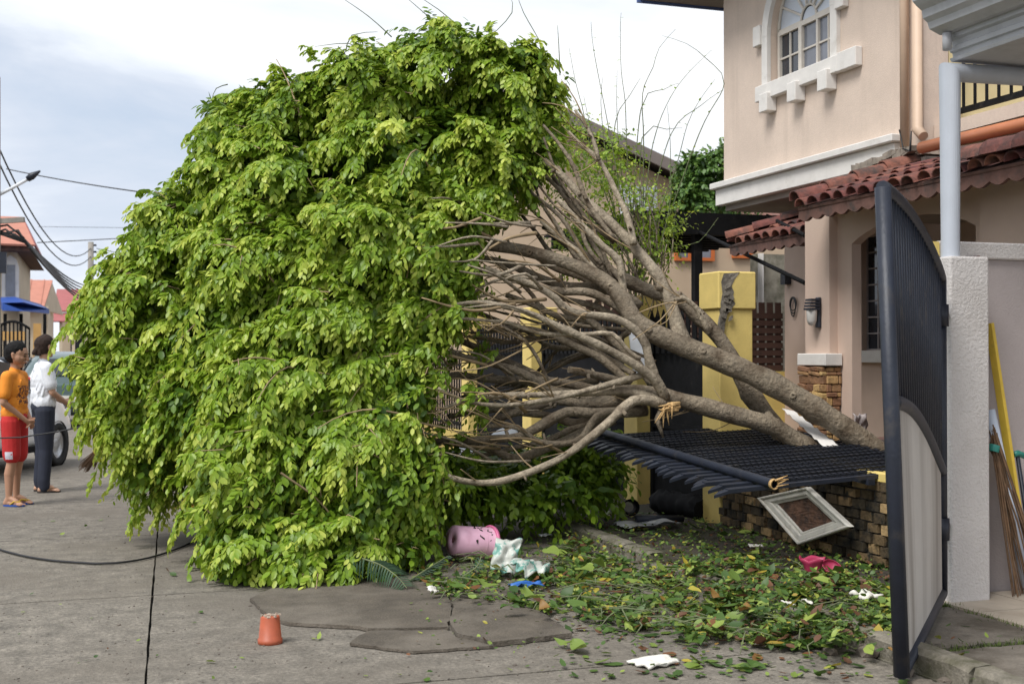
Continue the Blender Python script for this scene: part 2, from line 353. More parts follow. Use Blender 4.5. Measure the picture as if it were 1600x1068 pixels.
# ================================================================== BOUNDARY OF THE MAIN YARD
WX = 4.7
def yellow_post(y0, y1, top, label, zb=0.04):
    e_ = empty('gate_post', (WX + .15, (y0 + y1) / 2, zb), 0, label, 'post', 'yellow posts of the boundary')
    MB().box(WX, WX + .3, y0, y1, zb - .1, top - .3).build('shaft', M_yellow, e_, bevel=.008)
    MB().box(WX - .02, WX + .32, y0 - .02, y1 + .02, top - .3, top).build('cap', M_yellow, e_, bevel=.01)
    return e_
p1 = yellow_post(8.9, 9.2, 2.07, 'yellow gate post with plaster broken away to bare concrete beside the brick wall')
# bare concrete where the plaster has broken off (on the face towards the stone pillar)
bare = MB(); Yf = 8.877
outl = [(1131, 427), (1156, 425), (1148, 436), (1143, 447), (1147, 456), (1144, 466), (1149, 474), (1142, 484), (1136, 492), (1133, 506), (1131, 527), (1126, 520), (1124, 505), (1127, 490), (1126, 474), (1129, 458), (1127, 440)]
pp = [ony(x, y_, Yf) for x, y_ in outl]
bare.prism(pp, (0, .03, 0)); bare.build('bare_concrete', M_conc, p1)
for i in range(9):
    x, y_ = random.uniform(1130, 1142), random.uniform(432, 505); c = ony(x, y_, Yf - .004)
    MB().obox(c, (1, 0, random.uniform(-.5, .5)), (0, 1, 0), (random.uniform(-.3, .3), 0, 1), random.uniform(.01, .03), .008, random.uniform(.008, .02)).build('concrete_chunk', M_conc, p1)
p2 = yellow_post(10.5, 10.8, 1.95, 'yellow gate post behind the crossing trunks, second along the boundary')
p3 = yellow_post(13.45, 13.75, 1.95, 'yellow post between two black gates deep behind the branches')
p4 = yellow_post(16.0, 16.3, 1.95, 'farthest yellow post glimpsed at the edge of the foliage')

def black_gate(y0, y1, label, top=1.75):
    e_ = empty('steel_gate', (WX + .15, (y0 + y1) / 2, .1), 0, label, 'gate', 'black steel gates of the yard')
    MB().box(WX + .14, WX + .15, y0 + .03, y1 - .03, .12, top - .25).build('sheet', M_black, e_)
    f = MB()
    for z in (.1, .75, top - .25): f.box(WX + .12, WX + .17, y0 + .01, y1 - .01, z, z + .05)
    for yy in (y0 + .01, y1 - .06): f.box(WX + .118, WX + .172, yy, yy + .05, .1, top)
    f.build('gate_frame', M_black, e_)
    n = int((y1 - y0) / .12)
    for i in range(n):
        yy = y0 + .08 + (y1 - y0 - .16) * i / max(1, n - 1)
        MB().prism([(WX + .10, yy - .035, top - .33), (WX + .10, yy + .035, top - .33), (WX + .10, yy + .035, top), (WX + .10, yy, top + .06), (WX + .10, yy - .035, top)], (.012, 0, 0)).build('picket', M_black, e_)
    return e_
black_gate(9.22, 10.48, 'black picket gate between the broken yellow post and the next one')
black_gate(10.82, 13.42, 'wide black gate behind the tangle of bare branches')
black_gate(13.78, 15.97, 'farthest black gate seen between branches near the leaves')
# rear fence beyond the last post
fe = empty('bar_fence', (4.85, 18.5, .05), 0, 'low black bar fence beyond the farthest yellow post', 'fence')
for i in range(34): MB().box(4.84, 4.86, 16.4 + i * .13, 16.42 + i * .13, .35, 1.35).build('bar', M_black, fe)
MB().box(4.82, 4.88, 16.3, 20.9, .42, .46).box(4.82, 4.88, 16.3, 20.9, 1.25, 1.29).build('rail', M_black, fe)
MB().box(4.75, 4.95, 16.31, 21, -.05, .35).build('plinth', M_yellow, fe)

# low brick wall
bw = empty('brick_wall', (WX, 7.8, .03), 0, 'low mossy brick-clad wall under the fallen black fence', 'wall')
MB().box(WX + .015, WX + .2, 6.15, 8.88, -.05, .60).build('core', M_joint, bw)
MB().box(WX - .01, WX + .22, 6.15, 8.88, .60, .66).build('coping', M_yellow, bw, bevel=.006)
brs = []
for v in range(3):
    bm = MB(); bm.box(-.012, .03, -.074, .074, -.032, .032); brs.append(bm.mesh('brick', M_brick))
row = 0; z = .035
while z < .58:
    yy = 6.2 + (.078 if row % 2 else 0)
    while yy < 8.86:
        o = link('brick', brs[row % 3], bw); s_ = random.uniform(.9, 1.0)
        o.location = (WX + random.uniform(-.004, .006), yy, z); o.scale = (random.uniform(.5, 2.0), random.uniform(.72, 1.0), random.uniform(.8, .98)); o.rotation_euler = (random.uniform(-.05, .05), 0, random.uniform(-.06, .06))
        if yy < 6.2 + .01 or yy > 8.78: o.scale.y = .6
        yy += .156
    z += .0675; row += 1

# fallen picket fence panel, lying with its spikes towards the street
fp = empty('fallen_fence_panel', (4.5, 8, .62), 0, 'black spiked fence panel fallen flat over the low brick wall', 'fence')
def fpt(s_, t, dz=0):   # s along bars from spikes (0) to base (1); t along the wall, near (0) to far (1)
    A, B_, C_, D_ = Vector((3.72, 6.97, .56)), Vector((3.66, 9.08, .755)), Vector((5.25, 9.08, .82)), Vector((5.2, 6.70, .68))
    return (A.lerp(D_, s_)).lerp(B_.lerp(C_, s_), t) + Vector((0, 0, dz))
nb = 21
for i in range(nb):
    t = i / (nb - 1); jit = random.uniform(-.008, .008)
    a, b = fpt(0 + random.uniform(-.02, .02), t + jit), fpt(1, t)
    d = (b - a).normalized(); yv = Vector((0, 1, .08)).normalized(); up = d.cross(yv)
    P = [a + yv * .027, b + yv * .027, b - yv * .027, a - yv * .027]
    P = [p - up * .013 for p in P]
    tipv = [a + yv * .027 - up * .013, a - yv * .027 - up * .013, a - d * .04 - yv * .03 - up * .022, a - d * .10 - yv * .03 - up * .034, a - d * .045 + yv * .022 - up * .024]
    MB().prism(P, up * .026).prism(tipv, up * .02).build('picket', M_gate, fp)
for s_ in (.62, .97):
    MB().bar(fpt(s_, -.02, -.028), fpt(s_, 1.02, -.028), .05, .04).build('rail', M_gate, fp)
b = MB(); pa, pb = fpt(.17, -.05, .035), fpt(.03, 1.12, .05)
b.tube([pa, pa.lerp(pb, .5), pb], .031, 12, cap=False); b.tube([pa, pa + (pb - pa) * .2], .024, 12, cap=False); pr = b.build('pipe_rail', M_gate, fp)
rag = MB()
for i in range(5):
    a0 = pa + Vector((random.uniform(-.01, .02), -.02, random.uniform(-.02, .03))); rag.tube([a0, a0 + Vector((.05 + .03 * random.random(), -.01, random.uniform(-.01, .04)))], [.006, .003], 5)
MB().lathe([(.033, -.012), (.034, .012), (.026, .012), (.026, -.012), (.033, -.012)], Matrix.Translation(pa) @ (pb - pa).to_track_quat('Z', 'Y').to_matrix().to_4x4(), 14).build('torn_end', M_raw, fp)
rag.build('splinters', M_raw, fp)
wire = MB()
for i in range(46):
    t = i / 45; wire.bar(fpt(.2, t, .014), fpt(1, t, .014), .003, .003)
for i in range(30):
    s_ = .2 + .8 * i / 29; wire.bar(fpt(s_, 0, .016), fpt(s_, 1, .016), .003, .003)
wire.build('wire_mesh', M_black, fp, kind='stuff')

# ================================================================== STANDING GATE LEAF AND WHITE POST
gp = empty('white_gate_post', (4.64, 5.92, 0), 0, 'white rough-rendered gate post carrying a grey rain pipe', 'post')
MB().box(4.51, 4.77, 5.82, 6.03, -.05, 1.955).build('shaft', M_stucco, gp, bevel=.012, seg=2)
H0, H1 = Vector((4.40, 5.76, 0)), Vector((3.2, 4.45, 0))      # hinge side, free side
gl = empty('gate_leaf', (4.40, 5.76, .06), 0, 'dark steel gate leaf standing open with a stained cream lower sheet', 'gate')
gd = (H1 - H0); GL = gd.length; gd.normalize(); gn = Vector((-gd.y, gd.x, 0))
lean = -.075 * _r
def gpt(u, z, off=0): return H0 + gd * (u * GL) + Vector((0, 0, z)) + gn * off + lean * (z / 2.1) * u
def top_z(u): return 1.83 + .27 * (1 - (1 - u) ** 1.0) ** .75 if u > 0 else 1.83
def topc(u):  # concave-convex sweep from hinge (low) to free edge (high)
    return 1.82 + .285 * math.sin(min(1, u * 1.02) * math.pi / 2) ** .8
T = 24
MB().tube([gpt(1, .06), gpt(1, 1.0), gpt(1, topc(1))], .034, 14).build('free_stile', M_gate, gl)
MB().tube([gpt(0, .1), gpt(0, topc(0))], .03, 12).build('hinge_stile', M_gate, gl)
MB().tube([gpt(u / T, topc(u / T)) for u in range(T + 1)], .03, 10).build('top_rail', M_gate, gl)
MB().tube([gpt(0, .1), gpt(.5, .085), gpt(1, .075)], .03, 10).build('bottom_rail', M_gate, gl)
def archz(u): # lower arched tube: high near the free side, falling to the hinge side
    return .73 + .47 * math.sin(min(1, .06 + .94 * u) * math.pi / 2) ** 1.1
MB().tube([gpt(u / T * .985, archz(u / T)) for u in range(T + 1)], .032, 10).build('arch_rail', M_gate, gl)
MB().prism([gpt(.02, .10, -.004)] + [gpt(.98, .08, -.004)] + [gpt(u / T, archz(u / T) - .01, -.004) for u in range(T - 1, 0, -1)], gn * .008).build('lower_sheet', M_gatewhite, gl)
nbars = 24
for i in range(nbars):
    u = .035 + .93 * i / (nbars - 1)
    MB().tube([gpt(u, archz(u)), gpt(u, topc(u))], .011, 6).build('bar', M_gate, gl)
for z in (1.62, .45):
    MB().tube([gpt(0, z - .06), gpt(0, z + .06)], .042, 10).tube([gpt(0, z), Vector((4.515, 5.87, z + .01))], .024, 8).build('hinge', M_gate, gl)

# ================================================================== NEIGHBOUR ON THE NEAR SIDE: boundary wall, cornice, rain pipe, leaning tools
nw = empty('side_wall', (6.3, 6.12, 0), 0, 'grey-lilac side wall with pale coping behind the white gate post', 'wall')
MB().box(4.772, 9, 6.06, 6.2, -.05, 1.96).build('face', M_lilac, nw)
MB().box(4.60, 9, 6.035, 6.23, 1.962, 2.06).build('coping', M_stucco, nw, bevel=.008)
MB().box(4.46, 4.598, 6.03, 6.30, 1.90, 2.055).build('yellow_end', M_yellow, nw)
MB().obox((4.83, 6.03, 1.968), (1, 0, .1), (0, 1, 0), (0, 0, 1), .04, .012, .008).build('brick_chip', M_tile, nw)
ca = empty('carport_roof', (4.9, 4.5, 3.1), 0, 'pale grey stepped cornice of the neighbouring roof overhead', 'roof')
prof = [(1423, -10), (1426, 3), (1432, 10), (1440, 17), (1442, 29), (1449, 36), (1452, 46), (1463, 52), (1468, 55), (1490, 56)]
PP = [ony(x, y_, 5.95) for x, y_ in prof]
PP += [Vector((8, 5.95, PP[-1].z)), Vector((8, 5.95, PP[0].z + .3)), Vector((PP[0].x, 5.95, PP[0].z + .3))]
MB().prism(PP, (0, -4.2, 0)).build('upper_moulding', M_cornice, ca)
prof = [(1482, 57), (1482, 62), (1487, 65), (1488, 73), (1484, 75), (1484, 82), (1488, 84), (1489, 90), (1484, 92), (1486, 97)]
PP = [ony(x, y_, 5.93) for x, y_ in prof]; PP[0].z = ony(1490, 56, 5.95).z - .002
PP += [Vector((8, 5.93, PP[-1].z)), Vector((8, 5.93, PP[0].z))]
MB().prism(PP, (0, -4.2, 0)).build('lower_moulding', M_cornice, ca)
c = ony(1480, 66, 5.88)
MB().tube([c + Vector((0, 0, .05)), c - Vector((0, 0, .045))], .026, 10).build('drain_stub', M_cornice, ca)
rp = empty('rain_pipe', (4.64, 5.90, 1.96), 0, 'pale grey plastic rain pipe with a square elbow on the white post', 'pipe')
q = ony(1484, 113, 5.90)
MB().tube([(q.x, 5.90, 1.95), (q.x, 5.90, q.z), (5.6, 5.90, q.z + .02)], .051, 28, smooth=False).build('pipe', M_pipew, rp)
q2 = ony(1607, 80, 5.90)
MB().tube([(q2.x, 5.90, q.z), (q2.x, 5.90, q.z + .4)], .05, 16).build('inlet', M_pipew, rp)
# leaning tools
MB().bar(ony(1610, 930, 5.90), ony(1546, 505, 6.03), .055, .02, (1, 0, .2)).build('yellow_plank', M_wood_y, label='long yellow plank leaning on the grey-lilac side wall', cat='plank')
MB().tube([ony(1606, 915, 5.86), ony(1546, 640, 5.99)], .032, 10).build('plastic_tube', M_bluepipe, label='pale blue plastic tube leaning behind the bundle of sticks', cat='tube')
br = empty('stick_broom', onz(1600, 900, .03), 0, 'brown stick broom leaning beside the white gate post', 'broom')
tp = ony(1553, 700, 5.94)
for i in range(40):
    a = ony(1600 + random.uniform(-18, 50), 915, 5.86 + random.uniform(-.06, .06)); a.z = .035
    MB().tube([tp + Vector((random.uniform(-.02, .02), random.uniform(-.02, .02), random.uniform(-.03, .14))), tp.lerp(a, .5) + Vector((random.uniform(-.02, .02), random.uniform(-.03, .0), 0)), a], [.004, .005, .003], 4, smooth=False).build('stick', M_stick, br)
MB().lathe([(.033, -.02), (.036, 0), (.033, .02)], Matrix.Translation(tp) @ Matrix.Rotation(.3, 4, 'Y'), 10).build('binding', M_teal, br)
gb = empty('green_broom', onz(1640, 880, .03), 0, 'thin broom with green plastic grip at the frame edge', 'broom')
ha, hb = ony(1590, 713, 5.98), ony(1622, 925, 5.9)
MB().tube([ha, hb], .012, 8).build('stick', M_gate, gb)
MB().tube([ha + Vector((-.03, 0, .012)), ha + Vector((.0, 0, .02)), ha + Vector((.06, 0, .0))], .018, 8).build('grip', M_teal, gb)
# ================================================================== MAIN HOUSE
HX = 6.6                                   # street face of the upper storey
house = empty('house', (HX, 9, 0), 0, 'peach two-storey house with arched upper window and clay tiled porch', 'house')
Yw0, Yw1 = onx(1303, 60, HX).y, onx(1204, 60, HX).y
zb, zs = onx(1256, 114, HX).z, onx(1298, 12, HX).z
ra = (Yw1 - Yw0) / 2; yc = (Yw0 + Yw1) / 2; TOP = 5.9; ya_, yb_ = 8.86, onx(1131, 150, HX).y
wl = MB()
wl.box(HX, HX + .25, ya_, Yw0, 3.1, TOP).box(HX, HX + .25, Yw1, yb_, 3.1, TOP).box(HX, HX + .25, Yw0, Yw1, 3.1, zb)
arc = [(yc + ra * math.cos(t), zs + ra * math.sin(t)) for t in [math.pi * i / 20 for i in range(21)]]
poly = [(HX, y_, z_) for y_, z_ in arc] + [(HX, Yw0, TOP), (HX, Yw1, TOP)]
# split the arch spandrel into quads so that it stays clean
for i in range(20):
    (y0, z0), (y1, z1) = arc[i], arc[i + 1]
    wl.add([(HX, y0, z0), (HX, y1, z1), (HX, y1, TOP), (HX, y0, TOP)], [(3, 2, 1, 0)])
    wl.add([(HX, y0, z0), (HX, y1, z1), (HX + .25, y1, z1), (HX + .25, y0, z0)], [(0, 1, 2, 3)])
wl.build('upper_wall', M_wall, house)
MB().box(HX + .26, 11, ya_, ya_ + .05, 3.1, TOP).build('balcony_wall', M_ycream, house)
MB().box(HX + .26, 11, yb_ - .05, yb_, 3.1, TOP).box(10.9, 11, ya_, yb_, 0, TOP).build('rear_wall', M_wall, house)
# white band under the storey
MB().box(HX - .07, HX + .02, onx(1408, 215, HX).y, yb_ + .07, 3.06, 3.24).build('band', M_trim, house, bevel=.006)
MB().box(HX - .12, HX + .018, onx(1408, 215, HX).y - .03, yb_ + .12, 3.243, 3.31).build('band_cap', M_trim, house, bevel=.008)
MB().box(HX + .021, 11, ya_, yb_, 3.0, 3.08).build('soffit', M_soffit, house)
# upper eave seen at the top of the picture
q = ony(1000, 0, 13.35)
ev = MB().box(q.x, 11, 8.4, 13.35, q.z, q.z + .12).build('eave', M_soffit, house)
M_bluefascia = mat('blue fascia paint', (.08, .13, .30), .6, .1, 5)
MB().box(q.x - .03, 11, 13.352, 13.38, q.z - .03, q.z + .2).build('fascia', M_bluefascia, house)
MB().tube([(q.x + 1.05, 13.2, q.z - .03), (q.x + 1.05, 13.2, q.z)], .04, 8).build('soffit_lamp', M_trim, house)
# --- arched window
win = empty('window', (HX, yc, zb)); win.parent = house; win.matrix_parent_inverse = wm(house).inverted()
XG = HX + .10
def yz(px, py): p = onx(px, py, XG); return p.y, p.z
wy0, wy1 = Yw0 + .02, Yw1 - .02; zt = zs + .02
fr = MB()
for (a, b_, c, d) in ((wy0, wy0 + .04, zb, zt), (wy1 - .04, wy1, zb, zt), (yc + .1, yc + .16, zb, zt), (wy0, wy1, zt - .03, zt + .02), (wy0, wy1, zb, zb + .03)):
    fr.box(XG - .03 - random.random() * .003, XG + .01, a, b_, c, d)
fr.build('window_frame', M_winwhite, win)
# panes: far sash 2x2, near sashes 2x2 and 1x2
def panes(y0, y1, nc, nr, m):
    for i in range(nc):
        for j in range(nr):
            a, b_ = y0 + (y1 - y0) * i / nc, y0 + (y1 - y0) * (i + 1) / nc; c, d = zb + .03 + (zt - zb - .06) * j / nr, zb + .03 + (zt - zb - .06) * (j + 1) / nr
            MB().box(XG, XG + .008, a + .004, b_ - .004, c + .004, d - .004).build('pane', m, win)
    mm = MB()
    for i in range(1, nc): yy = y0 + (y1 - y0) * i / nc; mm.box(XG - .018, XG - .002, yy - .009, yy + .009, zb + .03, zt - .03)
    for j in range(1, nr): z_ = zb + .03 + (zt - zb - .06) * j / nr; mm.box(XG - .016, XG - .0025, y0, y1, z_ - .009, z_ + .009)
    mm.build('muntin', M_winwhite, win)
panes(yc + .16, wy1 - .04, 2, 2, M_glass); panes(yc - .16, yc + .1, 1, 2, M_glassb); panes(wy0 + .04, yc - .19, 2, 2, M_glassb)
MB().box(XG - .028, XG + .009, yc - .19, yc - .16, zb + .03, zt - .03).build('mullion', M_winwhite, win)
nfan = 7; ri = .14; z0 = zt + .022
for i in range(nfan):
    t0, t1 = math.pi * i / nfan + .02, math.pi * (i + 1) / nfan - .02; ro = ra - .02
    P = [(XG, yc + ro * math.cos(t0 + (t1 - t0) * k / 3), z0 + ro * math.sin(t0 + (t1 - t0) * k / 3)) for k in range(4)] + [(XG, yc + ri * math.cos(t1), z0 + ri * math.sin(t1)), (XG, yc + ri * math.cos(t0), z0 + ri * math.sin(t0))]
    MB().prism(P, (.008, 0, 0)).build('fan_pane', M_frost, win)
MB().prism([(XG, yc + (ri - .02) * math.cos(math.pi * k / 10), z0 + (ri - .02) * math.sin(math.pi * k / 10)) for k in range(11)], (.008, 0, 0)).build('fan_pane', M_frost, win)
fm = MB()
for i in range(nfan + 1):
    t = math.pi * i / nfan; fm.bar((XG - .01, yc + ri * math.cos(t), z0 + ri * math.sin(t)), (XG - .01, yc + (ra - .01) * math.cos(t), z0 + (ra - .01) * math.sin(t)), .022, .022, (1, 0, 0))
fm.tube([(XG - .01, yc + ri * math.cos(math.pi * k / 14), z0 + ri * math.sin(math.pi * k / 14)) for k in range(15)], .013, 6)
fm.tube([(XG - .012, yc + (ra - .02) * math.cos(math.pi * k / 20), z0 + (ra - .02) * math.sin(math.pi * k / 20)) for k in range(21)], .02, 6)
fm.build('fan_muntin', M_winwhite, win)
# surround, ears, crenellated sill
sr = MB(); bw_ = .11
for i in range(20):
    t0, t1 = math.pi * i / 20, math.pi * (i + 1) / 20
    P = [(HX - .045, yc + r_ * math.cos(t), zs + r_ * math.sin(t)) for t, r_ in ((t0, ra - .004), (t1, ra - .004), (t1, ra + bw_), (t0, ra + bw_))]
    sr.prism(P, (.044, 0, 0))
for a, b_ in ((Yw0 - bw_, Yw0 + .004), (Yw1 - .004, Yw1 + bw_)): sr.box(HX - .043, HX - .001, a, b_, zb, zs)
sr.build('surround', M_trim, win)
MB().box(HX - .07, HX - .001, Yw1 + bw_ - .001, Yw1 + bw_ + .14, zs - .07, zs + .14).build('ear_block', M_trim, win, bevel=.006)
MB().box(HX - .07, HX - .001, Yw0 - bw_ - .14, Yw0 - bw_ + .001, zs - .07, zs + .14).build('ear_block', M_trim, win, bevel=.006)
sy0, sy1 = onx(1333, 100, HX - .1).y, onx(1176, 160, HX - .1).y
MB().box(HX - .075, HX - .001, sy0 + .3, sy1, zb - .14, zb + .02).build('sill', M_trim, win, bevel=.006)
MB().box(HX - .077, HX - .0015, sy0, sy0 + .299, zb - .145, zb + .03).build('sill_end', M_trim, win, bevel=.006)
for f_ in (.12, .42, .72): 
    yy = sy1 - (sy1 - sy0) * f_
    MB().box(HX - .12, HX - .002, yy - .10, yy + .06, zb - .28, zb - .09).build('sill_block', M_trim, win, bevel=.006)
# --- pipes on the wall
def wpipe(name, pts, r_, m, n=12): return MB().tube(pts, r_, n).build(name, m, house)
ypa, ypb = onx(1413, 120, HX - .06).y, onx(1433, 120, HX - .07).y
wpipe('down_pipe', [(HX - .06, ypa, 3.18), (HX - .06, ypa, 6)], .038, M_pipeb)
wpipe('down_pipe', [(HX - .07, ypb, 6), (HX - .07, ypb, 3.30), (HX - .085, ypb - .1, 3.22)], .042, M_pipeb)
o0 = onx(1440, 231, HX - .1); o1 = onx(1600, 194, HX - .1); o1 = o0 + (o1 - o0) * 1.5
wpipe('waste_pipe', [o0, o0.lerp(o1, .5), o1], .05, M_pipeo, 14)
MB().tube([onx(1405, 203, HX - .1), onx(1408, 215, HX - .11), onx(1411, 232, HX - .12), onx(1422, 236, HX - .13), onx(1424, 205, HX - .12)], .006, 6).build('stray_cable', M_cable, house)
# --- balcony railing on the near side of the upper storey
bx = 6.95
rl = empty('balcony_railing', (bx, 8, 3.3)); rl.parent = house; rl.matrix_parent_inverse = wm(house).inverted()
zr = onx(1500, 178, bx).z
MB().box(bx - .02, bx + .02, 5, 8.85, zr, zr + .045).build('bottom_rail', M_black, rl)
MB().box(bx - .02, bx + .02, 5, 8.85, zr + .85, zr + .9).build('top_rail', M_black, rl)
for i in range(26): MB().box(bx - .009, bx + .009, 8.78 - i * .145, 8.80 - i * .145, zr + .045, zr + .85).build('baluster', M_black, rl)
MB().box(bx - .25, 8.2, 5, 8.85, zr - .22, zr - .11).build('balcony_slab', M_wall, house)
# --- ground storey
GX = 7.4
yg0, yg1 = onx(1346, 450, GX).y, onx(1420, 450, GX).y
MB().box(GX, GX + .2, 5.0, yg1, .0, 3.0).box(GX, GX + .2, yg0, 12.45, 0, 3.0).box(GX, GX + .2, yg1, yg0, 0, 1.44).box(GX, GX + .2, yg1, yg0, 2.62, 3.0).build('lower_wall', M_porch, house)
gw = empty('window', (GX, (yg0 + yg1) / 2, 1.45)); gw.parent = house; gw.matrix_parent_inverse = wm(house).inverted()
for i in range(4):
    for j in range(7):
        a = yg1 + (yg0 - yg1) * i / 4; z_ = 1.46 + 1.15 * j / 7
        MB().box(GX + .08, GX + .09, a + .005, a + (yg0 - yg1) / 4 - .005, z_ + .004, z_ + 1.15 / 7 - .004).build('pane', M_glass, gw)
mm = MB()
for i in range(5): a = yg1 + (yg0 - yg1) * i / 4; mm.box(GX + .06, GX + .078, a - .008, a + .008, 1.45, 2.62)
for j in range(8): z_ = 1.46 + 1.15 * j / 7; mm.box(GX + .062, GX + .076, yg1, yg0, z_ - .007, z_ + .007)
mm.build('muntin', M_lilac, gw)
MB().box(GX - .06, GX + .05, yg1 - .1, yg0 + .02, 1.33, 1.45).build('sill', M_trim, gw)
# porch front with arch
PX = 5.9; yA, yB = onx(1331, 450, PX + .08).y, onx(1525, 450, PX + .08).y
zspr, zcr = onx(1331, 381, PX + .08).z, onx(1430, 334, PX + .08).z
yp0, yp1 = onx(1296, 450, PX).y, onx(1258, 450, PX).y; yq = onx(1531, 330, PX).y
ZE = 2.66
pf = MB()
pf.box(PX, PX + .172, yp0, yp1, 0, ZE).box(PX, PX + .172, 6.4, yq, 0, ZE).box(PX + .001, PX + .172, yq, yp0, ZE - .04, ZE)
pf.box(PX + .08, PX + .17, yA, yp0, 0, ZE - .04).box(PX + .08, PX + .17, yq, yB, 0, ZE - .04)
NA = 16; am = [(yB + (yA - yB) * i / NA, zspr + (zcr - zspr) * math.sin(math.pi * i / NA) ** .8) for i in range(NA + 1)]
for i in range(NA):
    (y0, z0_), (y1, z1_) = am[i], am[i + 1]
    pf.add([(x, y_, z_) for x in (PX + .08, PX + .17) for y_, z_ in ((y0, z0_), (y1, z1_), (y1, ZE - .04), (y0, ZE - .04))], [(3, 2, 1, 0), (4, 5, 6, 7), (0, 1, 5, 4)])
pf.build('porch_front', M_porch, house)
MB().box(PX + .18, GX, 6.2, 9.6, .0, .12).build('porch_floor', M_apron, house)
MB().box(PX + .18, GX, 6.2, yp1, 2.6, ZE).build('porch_ceiling', M_soffit, house)
# stone-clad base of the far pier
sb = empty('stone_base', (PX, 9.4, 0)); sb.parent = house; sb.matrix_parent_inverse = wm(house).inverted()
ys0, ys1 = onx(1291, 560, PX - .07).y, onx(1253, 560, PX - .07).y
zc1, zc0 = onx(1272, 552, PX - .1).z, onx(1272, 571, PX - .1).z
MB().box(PX - .1, PX + .07, ys0 - .03, ys1 + .03, zc0, zc1).build('base_cap', M_trim, sb, bevel=.006)
MB().box(PX - .06, PX + .05, ys0 + .02, ys1 - .02, 0, zc0 - .001).build('base_core', M_joint, sb)
z = zc0 - .01
while z > .1:
    h = random.uniform(.028, .075); y_ = ys1
    while y_ > ys0 + .02:
        l = min(random.uniform(.07, .24), y_ - ys0)
        if l < .03: break
        MB().obox((PX - .066 - random.uniform(0, .035), y_ - l / 2, z - h / 2), (1, random.uniform(-.15, .15), 0), (0, 1, random.uniform(-.12, .12)), (random.uniform(-.2, .2), 0, 1), .03, l / 2 - .001, h / 2 - .001).build('ledge_stone', M_stone, sb, bevel=.006)
        y_ -= l
    x_ = PX - .07
    while x_ < PX + .06:
        l = min(random.uniform(.05, .14), PX + .075 - x_)
        if l < .02: break
        MB().obox((x_ + l / 2, ys0 + .01 - random.uniform(0, .012), z - h / 2), (1, 0, 0), (0, 1, 0), (0, 0, 1), l / 2 - .003, .015, h / 2 - .003).build('ledge_stone', M_stone, sb, bevel=.006)
        x_ += l
    z -= h
# wall lamp
lampc = onx(1281, 488, PX)
lp = empty('wall_lamp', lampc, 0, 'small grey wall lamp with frosted shade on the porch pier', 'lamp')
MB().box(PX - .03, PX - .001, lampc.y - .03, lampc.y + .03, lampc.z - .13, lampc.z + .13).build('back_plate', M_gate, lp, bevel=.006)
for i in range(4): MB().box(PX - .13 + i * .006, PX - .031, lampc.y - .05, lampc.y + .05, lampc.z + .02 + i * .026, lampc.z + .038 + i * .026).build('louvre', M_gate, lp)
MB().lathe([(.005, -.115), (.028, -.105), (.042, -.07), (.046, .0), (.046, .02)], Matrix.Translation((PX - .08, lampc.y, lampc.z)), 16).build('lamp_shade', M_lamp, lp)
# meter and cables on the recessed lower wall
mc = onx(1229, 436, GX - .03)
MB().box(GX - .08, GX - .001, mc.y - .05, mc.y + .05, mc.z - .06, mc.z + .06).build('junction_box', M_gate, house)
cb = MB(); cc = onx(1239, 480, GX - .03)
for i in range(3): cb.tube([cc + Vector((0, (.05 + .01 * i) * math.cos(t), (.1 - .012 * i) * math.sin(t) + .02 * i)) for t in [k * math.pi / 8 for k in range(17)]], .006, 5)
cb.build('cable_coil', M_cable, house)

